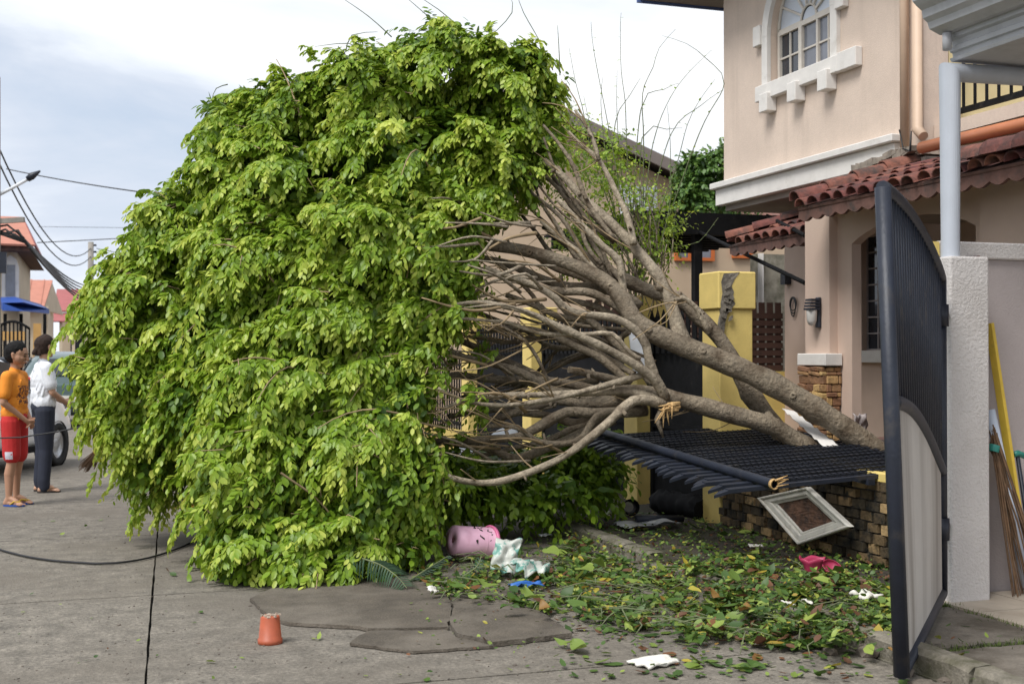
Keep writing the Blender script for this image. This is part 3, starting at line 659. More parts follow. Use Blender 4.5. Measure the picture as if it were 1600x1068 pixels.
# --- barrel tile roofs
def tile_mesh(r_=.092, ln_=.37):
    b = MB(); n = 7
    vs = []
    for x in (0, ln_):
        k = 1 if x == 0 else .86
        for rr in (r_ * k, r_ * k - .014):
            vs += [Vector((x, rr * math.cos(math.pi * i / n), rr * math.sin(math.pi * i / n))) for i in range(n + 1)]
    m = n + 1
    fs = [(i, i + 1, 2 * m + i + 1, 2 * m + i) for i in range(n)] + [(m + i + 1, m + i, 3 * m + i, 3 * m + i + 1) for i in range(n)] + [(i + 1, i, m + i, m + i + 1) for i in range(n)]
    b.add(vs, fs, True); return b.mesh('tile', M_tile)
TM = tile_mesh(.083, .36)
def tile_roof(parent, x0, z0, x1, z1, y0, y1, hip_far=0, courses=4):
    rf = empty('roof', (x0, y1, z0)); rf.parent = parent; rf.matrix_parent_inverse = wm(parent).inverted()
    sl = math.atan2(z1 - z0, x1 - x0); Ls = math.hypot(x1 - x0, z1 - z0)
    MB().add([(x0, y0, z0 - .03), (x0, y1, z0 - .03), (x1, y1 - hip_far, z1 - .03), (x1, y0, z1 - .03)], [(0, 1, 2, 3)]).build('roof_bed', M_tiledark, rf, solid=.02)
    n = int((y1 - y0) / .178)
    for i in range(n):
        yy = y1 - .1 - i * .178
        for c_ in range(courses):
            t = c_ * (Ls - .30) / max(1, courses - 1)
            if yy > y1 - hip_far * (t + .25) / Ls: continue
            o = link('tile', TM, rf)
            o.location = (x0 - .03 + t * math.cos(sl), yy + random.uniform(-.012, .012), z0 - .02 + t * math.sin(sl) + .012 + random.uniform(-.008, .008))
            o.rotation_euler = (0, -sl + .06, random.uniform(-.05, .05)); o.scale = (random.uniform(.92, 1.05), random.uniform(.95, 1.06), .8)
    # scalloped fascia below the eave
    f = MB(); zt_, per = z0 - .025, .178; k = int((y1 - y0) / per * 6); pts = [(x0 + .01, y0, zt_)]
    for i in range(k + 1):
        yy = y0 + (y1 - y0) * i / k; pts.append((x0 + .01, yy, zt_ - .075 - .035 * abs(math.sin((yy - y1 + .1) / per * math.pi + math.pi / 2))))
    pts.append((x0 + .01, y1, zt_))
    for i in range(1, len(pts) - 2):
        a, b_ = pts[i], pts[i + 1]; f.add([(x, p[1], z_) for x in (x0 + .01, x0 + .04) for p, z_ in ((a, a[2]), (b_, b_[2]), (b_, zt_), (a, zt_))], [(0, 1, 2, 3), (7, 6, 5, 4), (0, 4, 5, 1), (3, 2, 6, 7)])
    f.build('eave_fascia', M_tiledark, rf)
    if hip_far:
        A, B_ = Vector((x0 - .02, y1 + .01, z0 + .03)), Vector((x1, y1 - hip_far, z1 + .05)); d = (B_ - A); nn = int(d.length / .27)
        for i in range(nn):
            o = link('hip_tile', TM, rf); o.location = A + d * (i / nn) + Vector((0, 0, .02)); o.rotation_euler = (0, -math.asin(d.normalized().z) + .05, math.atan2(d.y, d.x)); o.scale = (.95, 1.1, 1.0)
        # the far slope that closes the hip
        MB().add([A, B_, Vector((x1, y1, z0))], [(0, 1, 2)]).build('hip_slope', M_tile, rf, solid=.02)
    return rf
q0, q1 = onx(1246, 322, 5.5), onx(1427, 240, HX)
prf = tile_roof(house, 5.5, q0.z, HX - .02, q1.z - .13, 6.3, q0.y, q0.y - q1.y, 4)
for i in range(3):
    o = link('ridge_tile', TM, prf); o.location = (5.52, 7.0 - .3 * i, q0.z + .06); o.rotation_euler = (0, 0, -math.pi / 2); o.scale = (1, 1.35, 1.35)
m0, m1 = onx(1345, 262, HX - .08), onx(1425, 236, HX - .05)
b = MB()
for i in range(12):
    t = i / 11; c = m0.lerp(m1, t); b.obox(c + Vector((-.02, 0, random.uniform(-.02, .02))), (1, .2, .1), (0, 1, random.uniform(-.4, .4)), (0, .1, 1), .05, .06, random.uniform(.015, .04))
b.build('mortar_ridge', M_mortar, prf, kind='stuff')
q2, q3 = onx(1139, 381, 6.25), onx(1215, 333, GX)
tile_roof(house, 6.25, q2.z, GX, q2.z + .42, 9.7, q2.y, .75, 4)

# --- brown lattice fence beside the house
lf = empty('lattice_fence', (6, 12.45, 0), 0, 'brown slatted fence on a low yellow wall behind the broken post', 'fence')
fz0, fz1, fzt = ony(1200, 580, 12.45).z, ony(1200, 487, 12.45).z, ony(1200, 472, 12.45).z
MB().box(4.95, GX, 12.45, 12.6, 0, fz0).build('low_wall', M_yellow, lf)
x_ = 5.0
while x_ < GX - .05:
    MB().box(x_, x_ + .075, 12.50, 12.515, fz0 + .002, fzt).build('picket', M_brown, lf); x_ += .105
for j in range(8):
    z_ = fz0 + .01 + (fz1 - fz0) * j / 8
    MB().box(4.95, GX - .002, 12.485, 12.498, z_, z_ + (fz1 - fz0) / 8 - .022).build('slat', M_brown, lf)

# --- black steel canopy
cn = empty('steel_canopy', (6.2, 14.4, 0), 0, 'black flat steel canopy on a post beside the house', 'canopy')
ct, cb_ = ony(1090, 332, 13.5), ony(1090, 366, 13.5); xl, xr = ony(985, 340, 13.5).x, ony(1195, 340, 13.5).x
MB().box(xl, xr + .5, 13.5, 13.56, cb_.z, ct.z).build('front_beam', M_black, cn)
MB().box(xl, xr + .5, 13.562, 16.5, ct.z - .06, ct.z - .03).build('roof_sheet', M_black, cn)
for i in range(9): MB().box(xl + .02, xr + .48, 13.8 + i * .3, 13.86 + i * .3, cb_.z + .02, ct.z - .062).build('joist', M_black, cn)
xp = ony(1090, 400, 13.6).x
MB().box(xp - .05, xp + .05, 13.57, 13.67, 0, cb_.z + .1).build('post', M_black, cn)
MB().tube([ony(1094, 363, 13.49), onx(1258, 442, PX + .2)], .022, 8).build('strut', M_black, cn)
MB().tube([onx(1199, 337, 6.9), onx(1258, 368, PX + .1)], .02, 8).build('strut', M_black, cn)

# ================================================================== BACKGROUND ON THE RIGHT SIDE OF THE STREET
M_peach2 = mat('pale peach render', (.56, .42, .29), .9, .06, 2, col2=(.46, .34, .24), s2=.6, t2=(.5, .8))
M_fascia = mat('grey-brown fascia', (.19, .155, .135), .7, .1, 3)
M_mottle = mat('mottled old wall', (.42, .39, .32), .9, .3, 4, col2=(.20, .19, .14), s2=3, t2=(.45, .6))
M_orange = mat('orange frame', (.55, .14, .03), .6, .1, 5)
nh = empty('neighbour_house', (9, 24, 0), 0, 'pale peach neighbour house with sloping brown fascia behind the branches', 'house')
A, B_ = ony(905, 180, 24), ony(1082, 264, 24); sl = (B_.z - A.z) / (B_.x - A.x); xr_ = 7.6; zr_ = A.z + (xr_ - A.x) * sl
def zroof(x): return zr_ - abs(x - xr_) * abs(sl)
MB().prism([(3.8, 24.6, 0), (13, 24.6, 0), (13, 24.6, zroof(13) - .25), (xr_, 24.6, zr_ - .25), (3.8, 24.6, zroof(3.8) - .25)], (0, 8, 0)).build('wall', M_peach2, nh)
for s_, xe in ((1, 13.6), (-1, 3.2)):
    MB().prism([(xr_, 24, zr_ - .26), (xe, 24, zroof(xe) - .26), (xe, 24, zroof(xe)), (xr_, 24, zr_)], (0, .05, 0)).build('fascia', M_fascia, nh)
    MB().prism([(xr_, 24.052, zr_ - .08), (xe, 24.052, zroof(xe) - .08), (xe, 24.052, zroof(xe)), (xr_, 24.052, zr_)], (0, 9, 0)).build('roof', M_fascia, nh)
wn = empty('window', ony(995, 310, 24.5)); wn.parent = nh; wn.matrix_parent_inverse = wm(nh).inverted()
a, b_ = ony(968, 335, 24.55), ony(1025, 292, 24.55)
MB().box(a.x, b_.x, 24.5, 24.58, a.z, b_.z).build('shutter', M_sheet, wn)
for k in range(6): z_ = a.z + (b_.z - a.z) * k / 6; MB().box(a.x, b_.x, 24.47, 24.499, z_, z_ + .03).build('slat', M_trim, wn)
sw = empty('rear_wall', (7.5, 17.5, 0), 0, 'peach rear wall with orange window frames under the black canopy', 'wall')
a, b_ = ony(1020, 480, 17.5), ony(1300, 378, 17.5)
MB().box(a.x, b_.x + 1, 17.5, 17.7, 0, b_.z).build('wall', M_peach2, sw)
for (u0, u1, v0, v1) in ((1084, 1112, 372, 402), (1060, 1076, 372, 402), (1150, 1172, 380, 398)):
    a, b_ = ony(u0, v1, 17.45), ony(u1, v0, 17.45); wn = empty('window', a); wn.parent = sw; wn.matrix_parent_inverse = wm(sw).inverted()
    MB().box(a.x, b_.x, 17.47, 17.495, a.z, b_.z).build('pane', M_glassb, wn)
    f = MB(); t = .05
    f.box(a.x - t, a.x, 17.44, 17.498, a.z - t, b_.z + t).box(b_.x, b_.x + t, 17.44, 17.498, a.z - t, b_.z + t).box(a.x, b_.x, 17.441, 17.497, b_.z, b_.z + t).box(a.x, b_.x, 17.441, 17.497, a.z - t, a.z).build('window_frame', M_orange, wn)
ow = empty('old_wall', (8.2, 15, 0), 0, 'mottled grey old wall with white pipe beside the brown fence', 'wall')
a, b_ = ony(1184, 560, 15), ony(1240, 398, 15)
MB().box(a.x, b_.x + .6, 15, 15.2, 0, b_.z).build('wall', M_mottle, ow)
MB().tube([(a.x + .02, 14.95, 0), (a.x + .02, 14.95, b_.z)], .04, 8).build('white_pipe', M_trim, ow)
rh = empty('red_roof_house', ony(1115, 330, 40), 0, 'red-tiled roof showing above the black canopy', 'house')
a, b_ = ony(1085, 335, 40), ony(1150, 312, 40)
MB().box(a.x - 1, b_.x + 3, 40.2, 46, 0, a.z).build('wall', M_peach2, rh)
MB().add([(a.x - 1.3, 39.7, a.z), (b_.x + 3.3, 39.7, a.z), (b_.x + 3.3, 43, b_.z + .1), (a.x - 1.3, 43, b_.z + .1)], [(0, 1, 2, 3)]).build('roof', M_tile, rh, solid=.1)

# ================================================================== FAR LEFT: houses, poles, wires at the end of the street
M_cream = mat('cream render', (.60, .49, .36), .9, .08, 1.5)
M_salmon = mat('salmon sheet roof', (.46, .19, .13), .7, .1, 2, streak=None)
M_dred = mat('dark red sheet roof', (.34, .10, .095), .7, .12, 2)
M_bluesheet = mat('blue awning', (.02, .075, .33), .5, .1, 3)
M_polec = mat('weathered pole', (.27, .25, .22), .9, .2, 3)
M_ochre = mat('ochre paint', (.52, .30, .10), .8, .1, 3)
fa = empty('street_house', (-7, 56, 0), 0, 'cream two-storey house with red roof at the left frame edge', 'house')
a = D(27, 400, 50); xa = a.x; ztop = D(27, 385, 50).z
MB().box(-14, xa, 53.5, 64, 0, ztop).build('wall', M_cream, fa)
wn = empty('window', (xa - .6, 53.45, 4.2)); wn.parent = fa; wn.matrix_parent_inverse = wm(fa).inverted()
aw = D(17, 430, 50)
MB().prism([(aw.x + .32 * c_, 53.42, aw.z + s_) for c_, s_ in ((-1, -1.0), (1, -1.0), (1, .3), (.7, .62), (0, .8), (-.7, .62), (-1, .3))], (0, .07, 0)).build('surround', M_trim, wn)
MB().box(aw.x - .18, aw.x + .18, 53.39, 53.43, aw.z - .85, aw.z + .4).build('pane', M_glassb, wn)
xr2 = D(52, 380, 50).x
MB().prism([(-14, 52.6, ztop - .25), (xr2, 52.6, ztop - .25), (xr2 - .15, 52.6, ztop - .05), (-14, 52.6, ztop + .1)], (0, 12, 0)).build('eave', M_tiledark, fa)
MB().add([(-14, 52.4, ztop + .1), (xr2 + .1, 52.4, ztop - .05), (xr2 - .6, 57, ztop + 1.5), (-14, 57, ztop + 1.5)], [(0, 1, 2, 3)]).build('roof', M_salmon, fa, solid=.08)
MB().add([(xr2 + .1, 52.4, ztop - .05), (xr2 + .1, 64, ztop - .05), (xr2 - .6, 60, ztop + 1.5), (xr2 - .6, 57, ztop + 1.5)], [(0, 1, 2, 3)]).build('roof_side', M_dred, fa, solid=.08)
aw_ = empty('blue_awning', D(40, 490, 46), 0, 'bright blue sheet awning in front of the cream house', 'awning')
P = [D(4, 473, 46), D(37, 472, 46), D(77, 483, 50), D(77, 490, 50), D(37, 486, 46), D(4, 485, 46)]
MB().prism(P, (-.5, 3.5, .35)).build('sheet', M_bluesheet, aw_)
for px_ in (8, 33, 70):
    p = D(px_, 490, 47.5); MB().box(p.x - .06, p.x + .06, p.y - .06, p.y + .06, 0, p.z).build('post', M_black, aw_)
sg = empty('street_gate', D(20, 560, 44), 0, 'black arched bar gate with ochre panels beneath the blue awning', 'gate')
ga, gb_ = D(-10, 540, 44), D(46, 540, 44); gdv = (gb_ - ga).normalized()
for i in range(10):
    p = ga + (gb_ - ga) * i / 9; MB().tube([Vector((p.x, p.y, 0)), Vector((p.x, p.y, 2.3 + .3 * math.sin(i / 9 * 3)))], .03, 6).build('bar', M_black, sg)
MB().tube([Vector((p_.x, p_.y, 2.3 + .3 * math.sin(i / 12 * 3))) for i in range(13) for p_ in (ga + (gb_ - ga) * i / 12,)], .05, 6).build('arch_rail', M_black, sg)
MB().obox((ga + gb_) / 2 + Vector((-.2, .1, .35)), gdv, (0, 1, 0), (0, 0, 1), .7, .03, .16).build('panel', M_ochre, sg)
p = D(58, 520, 44); MB().box(p.x - .13, p.x + .13, p.y, p.y + .25, 0, D(58, 505, 44).z).build('ochre_pillar', M_ochre, label='ochre pillar beside the black street gate', cat='pillar')
fb = empty('street_house', (-5, 76, 0), 0, 'house with salmon sheet roof and cream gable beyond the awning', 'house')
a, b_ = D(80, 435, 70), D(91, 480, 70)
MB().box(-14, a.x - .1, 73, 82, 0, b_.z).build('wall', M_cream, fb)
MB().add([(-14, 72.4, b_.z - .2), (b_.x - .7, 72.4, b_.z - .2), (a.x, 77, a.z), (-14, 77, a.z)], [(0, 1, 2, 3)]).build('roof', M_salmon, fb, solid=.1)
MB().prism([(b_.x - .75, 72.5, b_.z - .2), (b_.x + .1, 82, b_.z - .2), (a.x - .02, 77, a.z - .1)], (-.1, 0, 0)).build('gable', M_cream, fb)
for k in range(9): x_ = a.x - .5 - k * .7; MB().bar((x_, 72.4, b_.z - .12), (x_ + .05, 77, a.z + .08), .05, .04).build('seam', M_salmon, fb)
fc = empty('street_house', (1, 94, 0), 0, 'long dark red sheet roof closing the far end of the street', 'house')
a, b_ = D(85, 446, 85), D(85, 486, 85)
MB().box(a.x + .3, 14, 93, 104, 0, b_.z).build('wall', M_cream, fc)
MB().add([(a.x, 90.6, b_.z), (15, 90.6, b_.z), (15, 96, a.z), (a.x, 96, a.z)], [(0, 1, 2, 3)]).build('roof', M_dred, fc, solid=.1)
MB().add([(a.x - .4, 88.6, b_.z - .75), (15, 88.6, b_.z - .75), (15, 90.8, b_.z - .15), (a.x - .4, 90.8, b_.z - .15)], [(0, 1, 2, 3)]).build('lower_roof', M_dred, fc, solid=.08)
for px_ in (94, 114, 134):
    p = D(px_, 520, 82); MB().box(p.x - .1, p.x + .1, 88.9, 89.1, 0, b_.z - .7).build('post', M_cream, fc)
MB().box(a.x + 1, 14, 92.9, 92.98, .6, 2.6).build('shop_dark_panel', M_gate, fc)  # dark panel on the wall, painting the shade of a shop opening
lowwall = empty('street_wall', (-2.4, 80, 0), 0, 'cream low wall along the far side of the street', 'wall')
MB().box(-4.4, D(88, 540, 66).x, 69, 69.3, 0, D(88, 528, 66).z).build('wall', M_cream, lowwall)
# poles, street lamp, wires
def pole(name, px, pytop, d, r_, label):
    p = D(px, pytop, d); e_ = empty(name, (p.x, p.y, 0), 0, label, 'pole')
    MB().tube([(p.x, p.y, 0), (p.x, p.y, p.z)], [r_ * 1.3, r_], 10).build('shaft', M_polec, e_)
    return e_, p
pl1, pt1 = pole('utility_pole', 142, 378, 60, .13, 'weathered utility pole rising beside the foliage at the street end')
for k in range(5):
    MB().tube([pt1 + Vector((.1, 0, -.15 - .32 * k)), pt1 + Vector((.26, 0, -.15 - .32 * k))], .045, 6).build('insulator', M_black, pl1)
pl0, pt0 = pole('utility_pole', -9, 120, 30, .14, 'utility pole at the left frame edge carrying the lamp arm')
c = D(2, 410, 30); MB().box(c.x - .1, c.x + .12, c.y - .1, c.y + .1, c.z - .25, c.z + .25).build('meter_box', M_gate, pl0)
for k in range(7):
    c = D(random.uniform(-4, 30), random.uniform(350, 368), 30); MB().tube([D(-9, 355 + k * 2, 30), c, D(38 + k, 372 + k * 2, 30)], .025, 5).build('cable_bundle', M_cable, pl0)
MB().bar(D(-9, 346, 30), D(38, 343, 30), .1, .12).build('cross_arm', M_polec, pl0)
sl_ = empty('street_lamp', D(-9, 306, 30), 0, 'street lamp arm reaching out over the road against the sky', 'street lamp')
MB().tube([D(-9, 308, 30), D(20, 293, 30), D(45, 279, 30)], .04, 8).build('arm', M_sheet, sl_)
MB().tube([D(43, 280, 30), D(50, 275, 30), D(63, 267, 30)], [.07, .09, .02], 8).build('lamp_head', M_gate, sl_)
def wire(pa, pb, sag, label, r_=.012, n=16):
    pa, pb = Vector(pa), Vector(pb)
    MB().tube([pa.lerp(pb, i / n) - Vector((0, 0, sag * 4 * (i / n) * (1 - i / n))) for i in range(n + 1)], r_, 5).build('overhead_wire', M_cable, label=label, cat='wire', group='overhead wires')
wl_ = 'dark wire in the drooping bundle above the salmon roof'
wire(D(-30, 165, 28), pt1 + Vector((0, 0, -.3)), 1.5, 'upper of two long sagging wires running to the far utility pole', .022); wire(D(-30, 190, 28), pt1 + Vector((0, 0, -.7)), 1.5, 'lower of two long sagging wires running to the far utility pole', .022)
for k in range(6):
    wire(D(30 + 3 * k, 366 + 4 * k, 30), D(150 + 8 * k, 444 + 2 * k, 85), .5 + .15 * k, wl_, .03)
wl2 = 'short wire running from the far utility pole into the leaves'
wire(D(10, 264, 40), D(520, 330, 26), .15, 'faint wire behind the street lamp head crossing into the tree top', .018); wire(D(58, 379, 60), D(900, 325, 60), .1, 'wire crossing from the cream house eave above the pole top', .022); wire(D(60, 354, 70), D(900, 360, 70), .05, 'very faint level wire high above the far utility pole', .012)
wire(pt1 + Vector((.26, 0, -.3)), D(700, 470, 62), .3, wl2, .016); wire(pt1 + Vector((.26, 0, -1.1)), D(700, 480, 62), .3, wl2, .016)
# ================================================================== THE FALLEN TREE
tree = empty('fallen_tree', (5.6, 7.7, .3), 0, 'big leafy tree blown over across the street, crown on the road', 'tree')
def branch(pix, w0, w1, d0, d1, m=None, name='branch', parent=None, knots=True, n=9):
    k = len(pix); P = []; rad = []
    for i, (x, y_) in enumerate(pix):
        t = i / (k - 1); d = d0 + (d1 - d0) * t; P.append(D(x, y_, d)); rad.append((w0 + (w1 - w0) * t) * .79 * d / FPX / 2)
    Q, rr = smooth_line(P, rad, .06)
    for i in range(1, len(Q) - 1):
        v = Vector((mnoise.noise(Q[i] * 3.1), mnoise.noise(Q[i] * 3.1 + Vector((9, 0, 0))), mnoise.noise(Q[i] * 3.1 + Vector((0, 9, 0)))))
        Q[i] = Q[i] + v * .008; rr[i] *= 1 + .2 * mnoise.noise(Q[i] * 7) + (.22 if knots and random.random() < .06 else 0)
    o = MB().tube(Q, rr, n if w0 > 9 else 6, jit=.03).build(name, m or M_bark, parent or tree)
    return Q, rr
B = []
# trunk from the uprooted base behind the low wall
base = [D(1520, 765, 9.35), D(1440, 742, 9.2), D(1385, 714, 9.1), D(1300, 656, 9.1), D(1200, 596, 9.15), D(1120, 561, 9.2), D(1049, 533, 9.2), D(996, 504, 9.2), D(971, 465, 9.25), D(942, 437, 9.3), D(889, 412, 9.35), D(818, 391, 9.35), D(764, 384, 9.35)]
bw2 = [56, 46, 36, 36, 37, 35, 32, 29, 27, 24, 22, 19, 16]
Q, rr = smooth_line(base, [x * 9.2 / FPX / 2 for x in bw2], .05)
for i in range(len(Q)): rr[i] *= 1 + .10 * mnoise.noise(Q[i] * 6) + (.14 if random.random() < .06 else 0)
MB().tube(Q, rr, 14, jit=.025).build('trunk', M_bark, tree)
MB().tube([Q[-1] + (Q[-2] - Q[-1]) * .3, Q[-1] + (Q[-1] - Q[-2]).normalized() * .02], [rr[-1] * .9, rr[-1] * .6], 8, jit=.2).build('torn_end', M_raw, tree)
# knots on the trunk
for i in (30, 44, 52, 60, 72, 90):
    if i < len(Q) - 1:
        nn_ = (C0 - Q[i]).normalized() + Vector((0, 0, random.uniform(-.3, .4)))
        nn_.normalize(); MB().lathe([(.03, -.02), (.026, .006), (.012, .012), (.006, .004)], Matrix.Translation(Q[i] + nn_ * rr[i] * .95) @ nn_.to_track_quat('Z', 'Y').to_matrix().to_4x4(), 9).build('knot', M_bark, tree)
br_list = [
 ([(1300, 720), (1235, 690), (1180, 625), (1150, 570), (1120, 525), (1085, 490), (1060, 468), (1026, 458), (978, 437), (922, 406), (888, 382), (850, 352)], 40, 17, 9.35, 9.75, 0),
 ([(1072, 538), (1061, 517), (1050, 479), (1033, 437), (1009, 406), (978, 372), (943, 337), (908, 306), (880, 275), (850, 250)], 30, 13, 9.2, 9.6, 1),
 ([(990, 382), (986, 360), (978, 330), (957, 288), (936, 250), (908, 226), (888, 206)], 15, 7, 9.3, 9.5, 1),
 ([(936, 250), (926, 215), (912, 190), (898, 172)], 8, 5, 9.4, 9.5, 1),
 ([(1108, 520), (1095, 490), (1085, 476), (1066, 464), (1055, 470)], 13, 9, 9.15, 9.1, 1),
 ([(1330, 740), (1244, 688), (1209, 667), (1157, 651), (1098, 634), (1039, 619), (1000, 611), (960, 612)], 46, 24, 9.2, 9.05, 0),
 ([(1040, 622), (1028, 600), (1006, 579), (960, 551), (900, 522), (839, 494), (804, 483), (750, 472), (700, 478)], 22, 7, 9.0, 8.6, 1),
 ([(1030, 625), (981, 611), (942, 611), (889, 615), (839, 617), (782, 618), (729, 625), (690, 640)], 19, 8, 9.0, 8.6, 1),
 ([(1010, 584), (960, 597), (917, 609), (853, 625), (782, 633), (725, 625), (685, 606)], 15, 6, 8.95, 8.4, 1),
 ([(1040, 632), (1013, 625), (989, 626), (960, 650), (925, 682), (882, 711), (832, 736), (775, 753), (722, 750), (676, 737)], 22, 11, 9.0, 8.3, 1),
 ([(1000, 625), (942, 629), (903, 630), (871, 625), (820, 640), (770, 655)], 26, 13, 9.15, 9.2, 0),
 ([(1010, 640), (978, 643), (925, 645), (885, 643), (853, 661), (811, 682), (761, 686), (711, 689), (655, 689)], 24, 13, 9.15, 8.9, 0),
 ([(975, 640), (932, 650), (910, 682), (882, 693), (839, 689), (807, 668), (764, 665)], 16, 8, 9.05, 8.8, 0),
 ([(960, 655), (920, 672), (880, 690), (839, 706), (804, 716), (761, 700), (700, 690)], 22, 14, 9.2, 9.1, 0),
 ([(930, 625), (861, 608), (818, 583), (775, 569), (711, 554), (660, 545)], 20, 10, 9.3, 9.2, 0),
 ([(930, 610), (880, 597), (829, 593), (775, 593), (718, 586), (670, 590)], 19, 12, 9.4, 9.4, 0),
 ([(858, 602), (853, 588), (839, 558), (821, 533), (789, 512), (770, 505)], 9, 5, 9.1, 8.9, 0),
 ([(900, 615), (839, 586), (793, 565), (747, 544), (690, 520)], 20, 11, 9.6, 9.7, 0),
 ([(1035, 610), (1017, 576), (1010, 540), (992, 515), (960, 497), (917, 490), (885, 483), (868, 465), (839, 448), (800, 433), (757, 419)], 21, 11, 9.1, 8.9, 1),
 ([(1000, 480), (960, 455), (932, 448), (889, 448), (839, 433), (793, 412), (740, 400)], 24, 14, 9.5, 9.5, 0),
 ([(990, 500), (950, 470), (914, 456), (871, 455), (825, 444), (782, 430), (735, 418)], 18, 11, 9.3, 9.2, 0),
 ([(985, 510), (939, 483), (903, 472), (868, 462), (820, 440), (770, 428)], 14, 9, 9.35, 9.3, 0),
 ([(960, 455), (907, 433), (868, 419), (825, 394), (782, 380), (730, 360)], 15, 9, 9.5, 9.6, 0),
 ([(985, 490), (976, 460), (972, 430), (967, 406), (943, 385), (915, 358), (888, 330), (870, 310)], 18, 9, 9.25, 9.3, 1),
 ([(975, 470), (957, 455), (936, 427), (902, 392), (874, 372), (845, 345)], 14, 8, 9.3, 9.4, 1),
 ([(1000, 560), (985, 551), (957, 522), (921, 522), (882, 522), (839, 519), (796, 504), (764, 501), (720, 498)], 10, 6, 8.95, 8.7, 1),
 ([(975, 600), (946, 590), (917, 583), (889, 577)], 18, 14, 9.2, 9.0, 0),
 ([(985, 600), (940, 560), (900, 540), (860, 522), (815, 512), (765, 515)], 18, 9, 9.45, 9.5, 0),
 ([(965, 570), (925, 545), (890, 530), (850, 528), (790, 535), (740, 525)], 14, 8, 9.6, 9.7, 0),
 ([(1020, 600), (990, 560), (955, 530), (920, 500), (880, 495), (840, 480), (790, 460)], 20, 10, 9.4, 9.4, 0),
 ([(960, 640), (900, 660), (860, 650), (820, 645), (770, 640), (700, 650)], 18, 10, 9.4, 9.5, 0),
 ([(940, 655), (890, 672), (850, 690), (800, 700), (740, 715), (690, 730)], 14, 8, 9.4, 9.3, 0),
 ([(760, 384), (740, 395), (720, 410), (690, 420)], 9, 5, 9.3, 9.2, 1),
]
for pix, w0, w1, d0, d1, pale in br_list: B.append(branch(pix, w0, w1, d0, d1, M_barkl if pale else M_bark))
# more limbs deeper inside the tangle, all springing from the fork region towards the crown
for i in range(9):
    a = (random.uniform(930, 1030), random.uniform(450, 640)); t = random.random()
    b_ = (random.uniform(640, 790), 330 + 400 * t + random.uniform(-30, 30)); d0 = random.uniform(9.4, 9.8); d1 = random.uniform(9.2, 10.4)
    mids = [(a[0] + (b_[0] - a[0]) * s_ + random.uniform(-12, 12), a[1] + (b_[1] - a[1]) * s_ + 14 * math.sin(s_ * math.pi) * random.uniform(-1, 1.2) + random.uniform(-4, 4)) for s_ in (.25, .5, .75)]
    w0 = random.uniform(7, 15); B.append(branch([a] + mids + [b_], w0, w0 * .55, d0, d1, M_bark, n=7))
# upper limbs reaching up into the crown
for i in range(12):
    a = (random.uniform(900, 985), random.uniform(370, 450)); b_ = (random.uniform(760, 890), random.uniform(190, 330))
    mids = [(a[0] + (b_[0] - a[0]) * s_ + random.uniform(-10, 10), a[1] + (b_[1] - a[1]) * s_ + random.uniform(-10, 10)) for s_ in (.33, .66)]
    w0 = random.uniform(7, 14); branch([a] + mids + [b_], w0, w0 * .5, random.uniform(9.4, 9.7), random.uniform(9.5, 10.1), M_bark, n=7)
TE = []
for i in range(42):   # long slender whips reaching from the limbs into the leaves
    a = (random.uniform(740, 880), random.uniform(330, 720)); l = random.uniform(50, 150); b_ = (a[0] - l, a[1] + random.uniform(-45, 35)); d0 = random.uniform(8.5, 9.1); c_ = ((a[0] + b_[0]) / 2 + random.uniform(-8, 8), (a[1] + b_[1]) / 2 + random.uniform(-16, 16))
    w0 = random.uniform(3, 7); Q2, r2 = smooth_line([D(*a, d0 + .25), D(*c_, d0), D(*b_, d0 - .1)], [w0 * .0023, w0 * .0018, w0 * .0009], .06); MB().tube(Q2, r2, 5, jit=.06).build('twig', M_barkl if i % 2 else M_twig, tree)
    if random.random() < .6: TE.append((np.array(Q2[-1]), np.array(Q2[-1] - Q2[-2])))
# fine pale twigs at the mouth of the crown, growing off the limbs
for i in range(210):
    Q, rr = random.choice(B); j = random.randint(int(len(Q) * .45), len(Q) - 2); a = Q[j]; d = (Q[j + 1] - Q[j]).normalized()
    v = (d * random.uniform(.5, 1) + Vector((random.uniform(-.7, .2), random.uniform(-.7, .4), random.uniform(-.6, .7)))).normalized(); l = random.uniform(.15, .5)
    c = a + v * l * .5 + Vector((0, 0, random.uniform(-.06, .04))); e_ = a + v * l + Vector((random.uniform(-.08, .02), random.uniform(-.06, .06), random.uniform(-.1, .08)))
    r0 = random.uniform(.003, .008); Q2, r2 = smooth_line([a, c, e_], [r0, r0 * .8, r0 * .4], .06); MB().tube(Q2, r2, 5, jit=.05).build('twig', M_twig, tree)
    if random.random() < .45: TE.append((np.array(e_), np.array(v)))
# snapped stubs and knots along the limbs
for i in range(110):
    Q, rr = random.choice(B); j = random.randint(2, len(Q) - 3); d = (Q[j + 1] - Q[j]).normalized(); v = (d.orthogonal().normalized() * random.choice((-1, 1)) + Vector((random.uniform(-.6, .6), random.uniform(-.9, .2), random.uniform(-.6, .8))) + d * .4).normalized()
    l = rr[j] + random.uniform(.012, .06); r0 = rr[j] * random.uniform(.3, .55)
    MB().tube([Q[j], Q[j] + v * l * .7, Q[j] + v * l], [r0 * 1.25, r0, r0 * .8], 7, jit=.12).build('stub', M_bark, tree)
